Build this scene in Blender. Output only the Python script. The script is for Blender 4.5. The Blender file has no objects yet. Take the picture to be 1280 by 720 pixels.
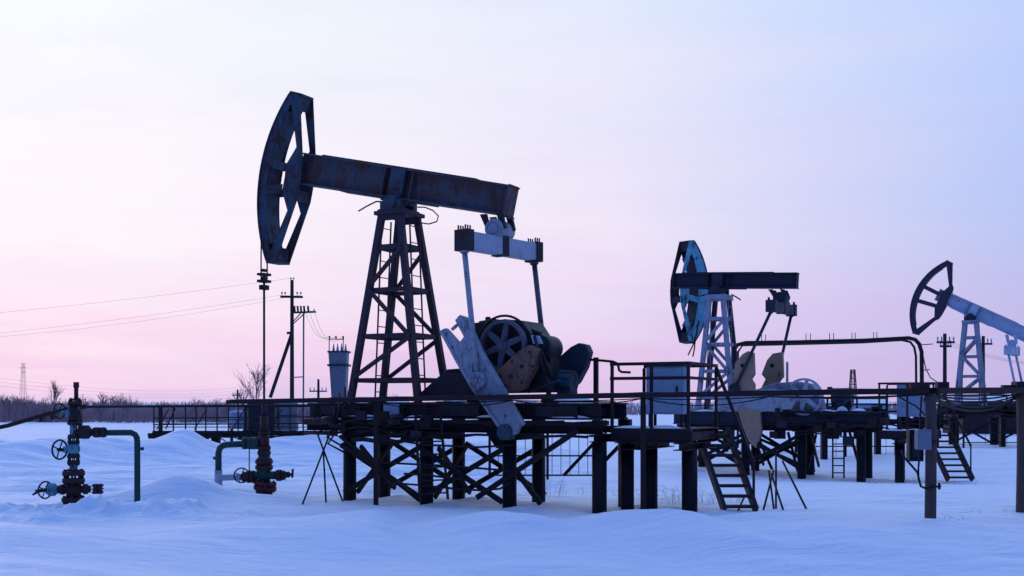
import bpy, math, random
from mathutils import Vector, Matrix, noise
random.seed(7)
R = math.radians
C = bpy.context.scene.collection
sc = bpy.context.scene

# ------------------------------------------------------------------ camera
FPX, CX, CY, EYE = 1400.0, 640.0, 503.0, 1.75      # focal length, centre and horizon of the 1280 x 720 photograph, eye height
cam = bpy.data.cameras.new('camera')
cam.sensor_width = 36.0
cam.lens = 36.0*FPX/1280.0
cam.shift_y = (CY-360.0)/1280.0
cam.clip_start = 0.1
cam.clip_end = 9000
camo = bpy.data.objects.new('camera', cam)
C.objects.link(camo)
camo.location = (0, 0, EYE)
camo.rotation_euler = (R(90), 0, 0)
sc.camera = camo

# ------------------------------------------------------------------ sky
def srgb(r, g, b):
    return tuple(((c/255.0)/12.92 if c/255.0 <= .04045 else ((c/255.0+.055)/1.055)**2.4) for c in (r, g, b))

world = bpy.data.worlds.new('World')
sc.world = world
world.use_nodes = True
wt = world.node_tree
wt.nodes.clear()
class NT:
    def __init__(s, t): s.t = t
    def n(s, typ, **kw):
        o = s.t.nodes.new(typ)
        for k, v in kw.items(): setattr(o, k, v)
        return o
    def link(s, a, b): s.t.links.new(a, b)
    def put(s, sock, v):
        if isinstance(v, bpy.types.NodeSocket): s.link(v, sock)
        else: sock.default_value = v
    def math(s, op, a, b=0.0, clamp=False):
        o = s.n('ShaderNodeMath', operation=op, use_clamp=clamp)
        s.put(o.inputs[0], a); s.put(o.inputs[1], b)
        return o.outputs[0]
    def ramp(s, fac, stops, interp='LINEAR'):
        o = s.n('ShaderNodeValToRGB')
        cr = o.color_ramp
        cr.interpolation = interp
        while len(cr.elements) < len(stops): cr.elements.new(0.5)
        for e, (p, c) in zip(cr.elements, stops):
            e.position = p
            e.color = (*c, 1) if len(c) == 3 else c
        s.put(o.inputs[0], fac)
        return o.outputs[0]
    def mix(s, fac, a, b, blend='MIX'):
        o = s.n('ShaderNodeMix', data_type='RGBA', blend_type=blend)
        s.put(o.inputs[0], fac)
        for k, v in ((6, a), (7, b)):
            if isinstance(v, bpy.types.NodeSocket): s.link(v, o.inputs[k])
            else: o.inputs[k].default_value = (*v, 1)
        return o.outputs[2]
    def noise(s, vec, scale, detail=4, rough=.55, dist=0.0):
        o = s.n('ShaderNodeTexNoise')
        s.link(vec, o.inputs['Vector'])
        o.inputs['Scale'].default_value = scale
        o.inputs['Detail'].default_value = detail
        o.inputs['Roughness'].default_value = rough
        o.inputs['Distortion'].default_value = dist
        return o.outputs['Fac']
    def mapv(s, vec, scale=(1, 1, 1), rot=(0, 0, 0)):
        o = s.n('ShaderNodeMapping')
        s.link(vec, o.inputs['Vector'])
        o.inputs['Scale'].default_value = scale
        o.inputs['Rotation'].default_value = rot
        return o.outputs[0]

w = NT(wt)
tc = w.n('ShaderNodeTexCoord')
sep = w.n('ShaderNodeSeparateXYZ')
w.link(tc.outputs['Generated'], sep.inputs[0])
sx, sy, sz = sep.outputs
hor = w.math('SQRT', w.math('ADD', w.math('MULTIPLY', sx, sx), w.math('MAXIMUM', w.math('MULTIPLY', sy, sy), 1e-5)))
az = w.math('DIVIDE', sx, hor)                                   # sine of the azimuth, -1 left .. +1 right
# soft streaked cloud veils warp the elevation a little and lighten or darken
cl = w.noise(w.mapv(tc.outputs['Generated'], (1.3, 1.3, 9.0), (R(0), R(7), 0)), 2.1, 5, .55, .6)
cl2 = w.noise(w.mapv(tc.outputs['Generated'], (2.0, 2.0, 26.0), (R(0), R(-4), 0)), 2.0, 4, .5, .3)
clm = w.math('ADD', w.math('MULTIPLY', w.math('SUBTRACT', cl, .5), .15), w.math('MULTIPLY', w.math('SUBTRACT', cl2, .5), .05))
el = w.math('MAXIMUM', w.math('ADD', sz, clm), 0.0)
left = w.ramp(el, [(0, srgb(218, 198, 238)), (.018, srgb(226, 202, 238)), (.036, srgb(246, 212, 239)), (.065, srgb(252, 228, 245)), (.14, srgb(254, 245, 252)), (.24, srgb(251, 250, 255)),
                   (.33, srgb(247, 251, 255)), (.46, srgb(226, 240, 255)), (.65, (.60, .80, 1.28)), (1, (.32, .58, 1.30))])
midl = w.ramp(el, [(0, srgb(226, 196, 234)), (.035, srgb(230, 203, 238)), (.065, srgb(235, 213, 243)), (.14, srgb(240, 230, 249)), (.24, srgb(235, 232, 251)),
                   (.33, srgb(229, 235, 253)), (.46, srgb(216, 232, 255)), (.65, (.60, .80, 1.28)), (1, (.32, .58, 1.30))])
right = w.ramp(el, [(0, srgb(196, 180, 226)), (.035, srgb(194, 182, 230)), (.065, srgb(190, 186, 234)), (.14, srgb(186, 196, 242)), (.24, srgb(187, 203, 250)),
                    (.33, srgb(186, 208, 254)), (.46, srgb(200, 224, 255)), (.65, (.54, .75, 1.28)), (1, (.32, .58, 1.30))])
back = w.ramp(el, [(0, srgb(70, 88, 158)), (.12, srgb(58, 84, 166)), (.40, srgb(50, 88, 184)), (.70, (.12, .31, 1.0)), (1, (.32, .58, 1.30))])
azw = w.math('ADD', az, w.math('MULTIPLY', w.math('SUBTRACT', cl, .5), .16))
f1 = w.n('ShaderNodeMapRange', interpolation_type='LINEAR'); w.link(azw, f1.inputs[0])
f1.inputs[1].default_value = -.34; f1.inputs[2].default_value = .08
f2 = w.n('ShaderNodeMapRange', interpolation_type='LINEAR'); w.link(azw, f2.inputs[0])
f2.inputs[1].default_value = .08; f2.inputs[2].default_value = .44
front = w.mix(f2.outputs[0], w.mix(f1.outputs[0], left, midl), right)
fb = w.n('ShaderNodeMapRange', interpolation_type='SMOOTHSTEP'); w.link(sy, fb.inputs[0])
fb.inputs[1].default_value = -.12; fb.inputs[2].default_value = .55
skyc = w.mix(fb.outputs[0], back, front)
veil = w.noise(w.mapv(tc.outputs['Generated'], (1.0, 1.0, 7.0), (0, R(16), R(20))), 3.2, 6, .6, .9)
vm = w.n('ShaderNodeMapRange'); w.link(veil, vm.inputs[0]); vm.inputs[1].default_value = .45; vm.inputs[2].default_value = .75; vm.inputs[3].default_value = 0.0; vm.inputs[4].default_value = .11
skyc = w.mix(vm.outputs[0], skyc, srgb(196, 186, 236))          # thin lilac veils
nish = w.n('ShaderNodeTexSky', sky_type='NISHITA', sun_disc=False, sun_elevation=R(9.0), sun_rotation=R(-32))
bg1 = w.n('ShaderNodeBackground'); w.link(skyc, bg1.inputs[0]); bg1.inputs[1].default_value = 1.0
bg2 = w.n('ShaderNodeBackground'); w.link(nish.outputs[0], bg2.inputs[0]); bg2.inputs[1].default_value = 0.0006
ad = w.n('ShaderNodeAddShader'); w.link(bg1.outputs[0], ad.inputs[0]); w.link(bg2.outputs[0], ad.inputs[1])
wo = w.n('ShaderNodeOutputWorld'); w.link(ad.outputs[0], wo.inputs[0])

# ------------------------------------------------------------------ sun (just under the clouds at the left, dusk)
sun = bpy.data.lights.new('sun', 'SUN')
sun.energy = 0.26
sun.angle = R(22)
sun.color = (1.0, .72, .80)
suno = bpy.data.objects.new('sun', sun)
C.objects.link(suno)
sd = Vector((math.sin(R(-32))*math.cos(R(9)), math.cos(R(-32))*math.cos(R(9)), math.sin(R(9))))
suno.rotation_euler = (-sd).to_track_quat('-Z', 'Y').to_euler()
sc.view_settings.view_transform = 'Standard'
sc.view_settings.look = 'None'
sc.view_settings.gamma = 1.0
sc.view_settings.exposure = 0.0
sc.view_settings.use_curve_mapping = False
sc.cycles.max_bounces = 6

# ------------------------------------------------------------------ materials
def rusty(name, paint, rust=(.075, .032, .024), amt=.4, scale=3.0, rough=.62, streak=1.0, metal=0.0, spec=.25, dirt=.5):
    m = bpy.data.materials.new(name); m.use_nodes = True
    t = NT(m.node_tree); t.t.nodes.clear()
    tcn = t.n('ShaderNodeTexCoord')
    oc = tcn.outputs['Object']
    a = t.noise(oc, scale, 7, .62, .35)
    b = t.noise(t.mapv(oc, (4.5, 4.5, .55)), scale*1.6, 5, .6, .2)           # runs that follow the drip of water
    c = t.noise(oc, scale*9, 4, .6)
    f = t.math('ADD', t.math('MULTIPLY', a, .58), t.math('ADD', t.math('MULTIPLY', b, .30*streak), t.math('MULTIPLY', c, .20)))
    lo = .74-.42*amt
    msk = t.n('ShaderNodeMapRange', interpolation_type='SMOOTHSTEP'); t.link(f, msk.inputs[0])
    msk.inputs[1].default_value = lo-.045; msk.inputs[2].default_value = lo+.085
    d = t.noise(oc, scale*2.3, 6, .65)
    pv = t.mix(d, tuple(x*(1-.55*dirt) for x in paint), tuple(min(1, x*(1+.35*dirt)) for x in paint))
    rv = t.mix(t.noise(oc, scale*5.0, 5, .6), tuple(x*.55 for x in rust), tuple(x*1.5 for x in rust))
    col = t.mix(msk.outputs[0], pv, rv)
    bs = t.n('ShaderNodeBsdfPrincipled')
    t.link(col, bs.inputs['Base Color'])
    rr = t.math('ADD', t.math('MULTIPLY', msk.outputs[0], .22), t.math('ADD', rough-.12, t.math('MULTIPLY', d, .22)), True)
    t.link(rr, bs.inputs['Roughness'])
    bs.inputs['Metallic'].default_value = metal
    bs.inputs['Specular IOR Level'].default_value = spec
    bp = t.n('ShaderNodeBump'); bp.inputs['Strength'].default_value = .35; bp.inputs['Distance'].default_value = .012
    t.link(t.math('ADD', t.math('MULTIPLY', msk.outputs[0], -.6), t.math('MULTIPLY', c, .5)), bp.inputs['Height'])
    t.link(bp.outputs[0], bs.inputs['Normal'])
    o = t.n('ShaderNodeOutputMaterial'); t.link(bs.outputs[0], o.inputs[0])
    return m

def plain(name, col, rough=.7, var=.3, scale=6, stretch=(1, 1, 1), spec=.2):
    m = bpy.data.materials.new(name); m.use_nodes = True
    t = NT(m.node_tree); t.t.nodes.clear()
    tcn = t.n('ShaderNodeTexCoord')
    a = t.noise(t.mapv(tcn.outputs['Object'], stretch), scale, 6, .6, .2)
    colr = t.mix(a, tuple(x*(1-var) for x in col), tuple(min(1, x*(1+var)) for x in col))
    bs = t.n('ShaderNodeBsdfPrincipled')
    t.link(colr, bs.inputs['Base Color'])
    bs.inputs['Roughness'].default_value = rough
    bs.inputs['Specular IOR Level'].default_value = spec
    bp = t.n('ShaderNodeBump'); bp.inputs['Strength'].default_value = .4; bp.inputs['Distance'].default_value = .01
    t.link(a, bp.inputs['Height']); t.link(bp.outputs[0], bs.inputs['Normal'])
    o = t.n('ShaderNodeOutputMaterial'); t.link(bs.outputs[0], o.inputs[0])
    return m

def snow_mat():
    m = bpy.data.materials.new('snow'); m.use_nodes = True
    t = NT(m.node_tree); t.t.nodes.clear()
    tcn = t.n('ShaderNodeTexCoord'); oc = tcn.outputs['Object']
    a = t.noise(t.mapv(oc, (.55, 2.4, 1), (0, 0, R(14))), 1.4, 7, .6, .5)     # wind ripples
    b = t.noise(oc, 9, 6, .65)
    c = t.noise(oc, 70, 3, .6)
    bs = t.n('ShaderNodeBsdfPrincipled')
    t.link(t.mix(a, (.80, .84, .91), (.87, .90, .95)), bs.inputs['Base Color'])
    bs.inputs['Roughness'].default_value = .55
    bs.inputs['Specular IOR Level'].default_value = .25
    a2 = t.noise(t.mapv(oc, (.22, 1.0, 1), (0, 0, R(10))), 1.1, 5, .6, .4)
    h = t.math('ADD', t.math('ADD', t.math('MULTIPLY', a, .065), t.math('MULTIPLY', a2, .17)), t.math('ADD', t.math('MULTIPLY', b, .032), t.math('MULTIPLY', c, .008)))
    bp = t.n('ShaderNodeBump'); bp.inputs['Strength'].default_value = .9; bp.inputs['Distance'].default_value = 1.0
    t.link(h, bp.inputs['Height']); t.link(bp.outputs[0], bs.inputs['Normal'])
    o = t.n('ShaderNodeOutputMaterial'); t.link(bs.outputs[0], o.inputs[0])
    return m

M = dict(
    snow=snow_mat(),
    pile=rusty('black_pile', (.007, .007, .010), (.014, .008, .008), .3, 3),  # near-black base with faint brown variation
    steel=rusty('dark_steel', (.022, .025, .038), (.050, .022, .021), .5, 3),
    rail=rusty('rusty_rail', (.014, .013, .019), (.038, .017, .016), .56, 5),
    beam=rusty('beam_paint', (.082, .088, .11), (.105, .046, .036), .50, 2.2),
    head=rusty('head_paint', (.046, .074, .105), (.05, .024, .028), .48, 2.6),
    tower=rusty('tower_paint', (.042, .034, .05), (.080, .038, .038), .5, 4),
    pale=rusty('pale_paint', (.34, .36, .41), (.13, .10, .115), .34, 4.5, dirt=.7),
    pale_clean=rusty('pale_equalizer_paint', (.42, .45, .52), (.09, .05, .05), .26, 3, dirt=.7),
    gear=rusty('oily_gear', (.018, .022, .034), (.028, .016, .016), .5, 3, rough=.5),
    wheel=rusty('wheel_paint', (.105, .11, .135), (.045, .03, .032), .35, 4),
    weight=rusty('rusty_weight', (.23, .115, .08), (.085, .04, .034), .42, 3),
    teal=rusty('teal_paint', (.030, .075, .10), (.03, .025, .03), .5, 4),
    tan=rusty('tan_paint', (.40, .25, .16), (.12, .07, .06), .3, 2.5),
    ptower=rusty('pale_tower_paint', (.32, .34, .42), (.09, .07, .09), .34, 3),
    skyblue=rusty('sky_blue_paint', (.18, .50, .62), (.05, .06, .08), .44, 3.5, dirt=.9),
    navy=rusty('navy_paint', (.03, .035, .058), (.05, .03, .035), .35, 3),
    cab=rusty('cabinet_paint', (.30, .39, .50), (.09, .07, .09), .24, 3, dirt=.7),
    grey=rusty('grey_box_paint', (.20, .23, .28), (.06, .05, .06), .25, 4),
    palejack=rusty('pale_blue_beam', (.50, .57, .68), (.11, .08, .09), .28, 2, dirt=.7),
    jackhead=rusty('plum_head', (.05, .045, .07), (.07, .04, .045), .4, 3),
    lvalve=rusty('light_blue_valve', (.13, .33, .42), (.05, .04, .045), .45, 9),
    rust=rusty('heavy_rust', (.028, .022, .027), (.052, .024, .023), .55, 9),
    green=rusty('green_pipe_paint', (.014, .062, .054), (.03, .03, .03), .25, 8),
    red=rusty('red_flange_paint', (.10, .020, .026), (.035, .018, .02), .45, 12),
    lag=rusty('pale_lagging', (.36, .40, .47), (.12, .12, .15), .3, 9),
    wood=plain('weathered_wood', (.085, .064, .058), .85, .55, 7, (5, 5, .35)),
    cable=plain('black_cable', (.012, .012, .016), .5, .2),
    wire=plain('line_wire', (.16, .14, .17), .5, .2),
    under=rusty('dark_underframe', (.009, .009, .013), (.022, .011, .011), .45, 4),
    lampole=plain('pole_wood', (.030, .027, .034), .85, .3, 5, (4, 4, .5)),
    ceramic=plain('ceramic', (.30, .34, .42), .3, .2),
    tank=rusty('white_tank_paint', (.26, .34, .46), (.12, .12, .16), .2, 2),
    bark=plain('bark', (.040, .028, .030), .9, .3, 8),
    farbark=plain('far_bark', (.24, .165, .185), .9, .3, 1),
    brush=plain('brushwood', (.38, .27, .30), .95, .4, .3),  # lightened base colour stands in for haze over the far brush
    grass=plain('dry_grass', (.13, .085, .065), .9, .4, 3),
)

# ------------------------------------------------------------------ mesh helpers
class MB:
    def __init__(s): s.v = []; s.f = []; s.sm = []
    def add(s, vs, fs, smooth=False):
        n = len(s.v)
        s.v += [tuple(p) for p in vs]
        for f in fs:
            s.f.append(tuple(i+n for i in f)); s.sm.append(smooth)
        return s
    def box(s, c, d, rz=0.0):
        m = Matrix.Rotation(rz, 3, 'Z')
        vs = [Vector(c)+m @ Vector((x*d[0]/2, y*d[1]/2, z*d[2]/2)) for x in (-1, 1) for y in (-1, 1) for z in (-1, 1)]
        s.add(vs, [(0, 1, 3, 2), (4, 6, 7, 5), (0, 4, 5, 1), (2, 3, 7, 6), (0, 2, 6, 4), (1, 5, 7, 3)])
        return s
    def bb(s, x0, x1, y0, y1, z0, z1):
        return s.box(((x0+x1)/2, (y0+y1)/2, (z0+z1)/2), (abs(x1-x0), abs(y1-y0), abs(z1-z0)))
    def bar(s, p, q, a, b=None, side=(0, 1, 0)):
        """rectangular bar from p to q; a across in the plane square to `side`, b along `side`"""
        b = a if b is None else b
        p = Vector(p); q = Vector(q); d = (q-p).normalized(); sd = Vector(side)
        sd = sd-d*sd.dot(d)
        if sd.length < 1e-3:
            sd = Vector((1, 0, 0)); sd = sd-d*sd.dot(d)
        sd.normalize(); up = d.cross(sd)
        vs = []
        for e in (p, q):
            for i, j in ((-1, -1), (1, -1), (1, 1), (-1, 1)):
                vs.append(e+up*(i*a/2)+sd*(j*b/2))
        s.add(vs, [(3, 2, 1, 0), (4, 5, 6, 7), (0, 1, 5, 4), (1, 2, 6, 5), (2, 3, 7, 6), (3, 0, 4, 7)])
        return s
    def angle(s, p, q, a, th, side=(0, 1, 0)):
        """an L-shaped rolled angle from two plates"""
        p = Vector(p); q = Vector(q); d = (q-p).normalized(); sd = Vector(side); sd = (sd-d*sd.dot(d)).normalized(); up = d.cross(sd)
        s.bar(p, q, a, th, sd)
        o = sd*(a/2+th/2)+up*(-a/2+th/2)
        s.bar(p+o, q+o, th, a, sd)
        return s
    def ibeam(s, p, q, h, wd, tf=.03, tw=.02, side=(0, 1, 0)):
        p = Vector(p); q = Vector(q); d = (q-p).normalized(); sd = Vector(side); sd = (sd-d*sd.dot(d)).normalized(); up = d.cross(sd)
        s.bar(p, q, h-2*tf, tw, sd)
        for k in (-1, 1):
            o = up*(k*(h/2-tf/2)); s.bar(p+o, q+o, tf, wd, sd)
        return s
    def cyl(s, p, q, r, r2=None, n=14, cap=True):
        r2 = r if r2 is None else r2
        p = Vector(p); q = Vector(q); d = (q-p).normalized()
        a = d.orthogonal().normalized(); b = d.cross(a)
        ring = [(math.cos(2*math.pi*i/n), math.sin(2*math.pi*i/n)) for i in range(n)]
        vs = [p+a*(c*r)+b*(e*r) for c, e in ring]+[q+a*(c*r2)+b*(e*r2) for c, e in ring]
        s.add(vs, [(i, (i+1) % n, n+(i+1) % n, n+i) for i in range(n)], True)
        if cap:
            k = len(s.v)-2*n
            s.f.append(tuple(k+i for i in reversed(range(n)))); s.sm.append(False)
            s.f.append(tuple(k+n+i for i in range(n))); s.sm.append(False)
        return s
    def tube(s, pts, r, n=8, cap=True):
        pts = [Vector(p) for p in pts]
        rings = []
        a = None
        for i, p in enumerate(pts):
            d = (pts[min(i+1, len(pts)-1)]-pts[max(i-1, 0)]).normalized()
            if a is None: a = d.orthogonal().normalized()
            a = (a-d*a.dot(d)).normalized(); b = d.cross(a)
            rr = r[i] if isinstance(r, (list, tuple)) else r
            rings.append([p+a*(math.cos(2*math.pi*k/n)*rr)+b*(math.sin(2*math.pi*k/n)*rr) for k in range(n)])
        vs = [p for g in rings for p in g]
        fs = [(i*n+k, i*n+(k+1) % n, (i+1)*n+(k+1) % n, (i+1)*n+k) for i in range(len(pts)-1) for k in range(n)]
        s.add(vs, fs, True)
        if cap:
            k0 = len(s.v)-len(vs)
            s.f.append(tuple(k0+k for k in reversed(range(n)))); s.sm.append(False)
            s.f.append(tuple(len(s.v)-n+k for k in range(n))); s.sm.append(False)
        return s
    def lathe(s, o, d, prof, n=18):
        """profile of (radius, height) turned about the axis d through o"""
        o = Vector(o); d = Vector(d).normalized(); a = d.orthogonal().normalized(); b = d.cross(a)
        vs = [o+d*h+a*(math.cos(2*math.pi*k/n)*r)+b*(math.sin(2*math.pi*k/n)*r) for r, h in prof for k in range(n)]
        fs = [(i*n+k, i*n+(k+1) % n, (i+1)*n+(k+1) % n, (i+1)*n+k) for i in range(len(prof)-1) for k in range(n)]
        s.add(vs, fs, False)
        k0 = len(s.v)-len(vs)
        s.f.append(tuple(k0+k for k in reversed(range(n)))); s.sm.append(False)
        s.f.append(tuple(len(s.v)-n+k for k in range(n))); s.sm.append(False)
        return s
    def torus(s, c, ax, Rr, r, n=24, m=8):
        c = Vector(c); ax = Vector(ax).normalized(); a = ax.orthogonal().normalized(); b = ax.cross(a)
        vs = []
        for i in range(n):
            t = 2*math.pi*i/n; rd = a*math.cos(t)+b*math.sin(t)
            for j in range(m):
                u = 2*math.pi*j/m
                vs.append(c+rd*(Rr+r*math.cos(u))+ax*(r*math.sin(u)))
        s.add(vs, [(i*m+j, ((i+1) % n)*m+j, ((i+1) % n)*m+(j+1) % m, i*m+(j+1) % m) for i in range(n) for j in range(m)], True)
        return s
    def prism(s, poly, v0, v1):
        """polygon of (u, z) points extruded along local v"""
        n = len(poly)
        ar = sum(poly[i][0]*poly[(i+1) % n][1]-poly[(i+1) % n][0]*poly[i][1] for i in range(n))
        if ar < 0: poly = list(reversed(poly))
        vs = [(u, v0, z) for u, z in poly]+[(u, v1, z) for u, z in poly]
        fs = [tuple(range(n)), tuple(n+i for i in reversed(range(n)))]
        fs += [(i, n+i, n+(i+1) % n, (i+1) % n) for i in range(n)]
        s.add(vs, fs)
        return s
    def strip(s, inner, outer, v0, v1):
        """flat frame between two polylines of (u, z), thick along v"""
        n = len(inner)
        for i in range(n-1):
            s.prism([inner[i], inner[i+1], outer[i+1], outer[i]], v0, v1)
        return s
    def clusters(s):
        """groups of faces whose pieces touch; pieces that stand apart become parts of their own"""
        par = list(range(len(s.v)))
        def find(a):
            while par[a] != a: par[a] = par[par[a]]; a = par[a]
            return a
        for f in s.f:
            r0 = find(f[0])
            for i in f[1:]: par[find(i)] = r0
        isl = {}
        for i in range(len(s.v)): isl.setdefault(find(i), []).append(i)
        bx = [(k, [min(s.v[i][c] for i in ix)-.006 for c in range(3)], [max(s.v[i][c] for i in ix)+.006 for c in range(3)]) for k, ix in isl.items()]
        if len(bx) > 150 or len(bx) < 2: return None
        g = {k: k for k, _, _ in bx}
        def fg(a):
            while g[a] != a: a = g[a]
            return a
        for i, (k, lo, hi) in enumerate(bx):
            for (k2, lo2, hi2) in bx[i+1:]:
                if all(lo[c] <= hi2[c] and lo2[c] <= hi[c] for c in range(3)): g[fg(k2)] = fg(k)
        groups = {}
        for fi, f in enumerate(s.f): groups.setdefault(fg(find(f[0])), []).append(fi)
        return list(groups.values()) if len(groups) > 1 else None
    def build(s, name, mat, parent=None, bevel=0.0, split=True):
        gr_ = s.clusters() if split and parent is not None else None
        if gr_:
            first = None
            for fs in gr_:
                m = MB(); idx = {}
                for fi in fs:
                    for i in s.f[fi]:
                        if i not in idx: idx[i] = len(m.v); m.v.append(s.v[i])
                    m.f.append(tuple(idx[i] for i in s.f[fi])); m.sm.append(s.sm[fi])
                o = m.build(name, mat, parent, bevel, False)
                first = first or o
            return first
        me = bpy.data.meshes.new(name)
        me.from_pydata(s.v, [], s.f)
        me.polygons.foreach_set('use_smooth', s.sm)
        me.materials.append(M[mat] if isinstance(mat, str) else mat)
        me.update()
        o = bpy.data.objects.new(name, me)
        C.objects.link(o)
        if parent is not None: o.parent = parent
        if bevel:
            b = o.modifiers.new('bevel', 'BEVEL'); b.width = bevel; b.segments = 2; b.limit_method = 'ANGLE'; b.angle_limit = R(50)
        return o

def tag(o, label=None, cat=None, group=None, kind=None):
    if label: o['label'] = label
    if cat: o['category'] = cat
    if group: o['group'] = group
    if kind: o['kind'] = kind
    return o
def thing(name, label, cat, loc=(0, 0, 0), rz=0.0, group=None):
    o = bpy.data.objects.new(name, None)
    C.objects.link(o)
    o.empty_display_size = .3
    o.location = loc; o.rotation_euler = (0, 0, rz)
    return tag(o, label, cat, group)
def dup(root, loc, rz=None, label=None):
    r = root.copy(); C.objects.link(r); r.location = loc
    if rz is not None: r.rotation_euler = (0, 0, rz)
    if label: r['label'] = label
    for ch in list(root.children):
        c = ch.copy(); C.objects.link(c); c.parent = r
        for g in ch.children:
            d = g.copy(); C.objects.link(d); d.parent = c
    return r
def at(px, Y): return (px-CX)/FPX*Y
def zt(py, Y): return EYE+(CY-py)/FPX*Y

class Frame:
    """vertical working plane of a pumping unit: u along its beam (head to tail), v across it"""
    def __init__(s, O, phi):
        s.O = Vector((O[0], O[1], 0)); s.phi = R(phi)
        s.u = Vector((math.cos(s.phi), -math.sin(s.phi), 0)); s.v = Vector((math.sin(s.phi), math.cos(s.phi), 0))
        s.rz = -s.phi
    def P(s, px, py, v=0.0):
        dx = (px-CX)/FPX; dz = (CY-py)/FPX
        t = (s.O.dot(s.v)+v)/(dx*s.v.x+s.v.y)
        return ((Vector((t*dx, t, 0))-s.O).dot(s.u), EYE+dz*t)
    def poly(s, pts, v): return [s.P(x, y, v) for x, y in pts]
    def p3(s, px, py, v):
        u, z = s.P(px, py, v); return (u, v, z)
    def W(s, u, v, z=0.0): return s.O+s.u*u+s.v*v+Vector((0, 0, z))

# ------------------------------------------------------------------ snow ground
def bump(x, y, cx, cy, sx_, sy_, rot=0.0):
    dx, dy = x-cx, y-cy
    if rot:
        c, s_ = math.cos(rot), math.sin(rot); dx, dy = dx*c+dy*s_, -dx*s_+dy*c
    q = (dx/sx_)**2+(dy/sy_)**2
    return math.exp(-q) if q < 12 else 0.0
def sstep(a, b, x):
    t = max(0, min(1, (x-a)/(b-a))); return t*t*(3-2*t)
TONGUES = [(-7.6, 18.6, -5.0, 19.7, .07, .5, .25), (-2.6, 17.9, -1.4, 13.8, 0.264, .45, 1.3), (-.9, 17.4, 1.2, 13.4, 0.310, .40, 1.4), (.7, 17.2, 3.2, 13.2, 0.248, .35, 1.0), (2.2, 16.9, 5.0, 13.6, 0.232, .40, 1.2),
           (4.2, 16.3, 7.4, 13.6, 0.186, .40, 1.2), (-5.2, 15.6, -1.6, 14.2, 0.155, .35, 1.1), (-8.0, 14.6, -4.2, 13.4, 0.186, .35, 1.0)]
_c, _s = math.cos(R(27.4)), math.sin(R(27.4))
PILES = [(-2.65+_c*u+_s*v, 20.53-_s*u+_c*v) for u in (0, 1.612, 3.224, 4.836) for v in (-.55, .55)]+[(2.25, 18.28), (2.81, 17.75)]
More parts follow.
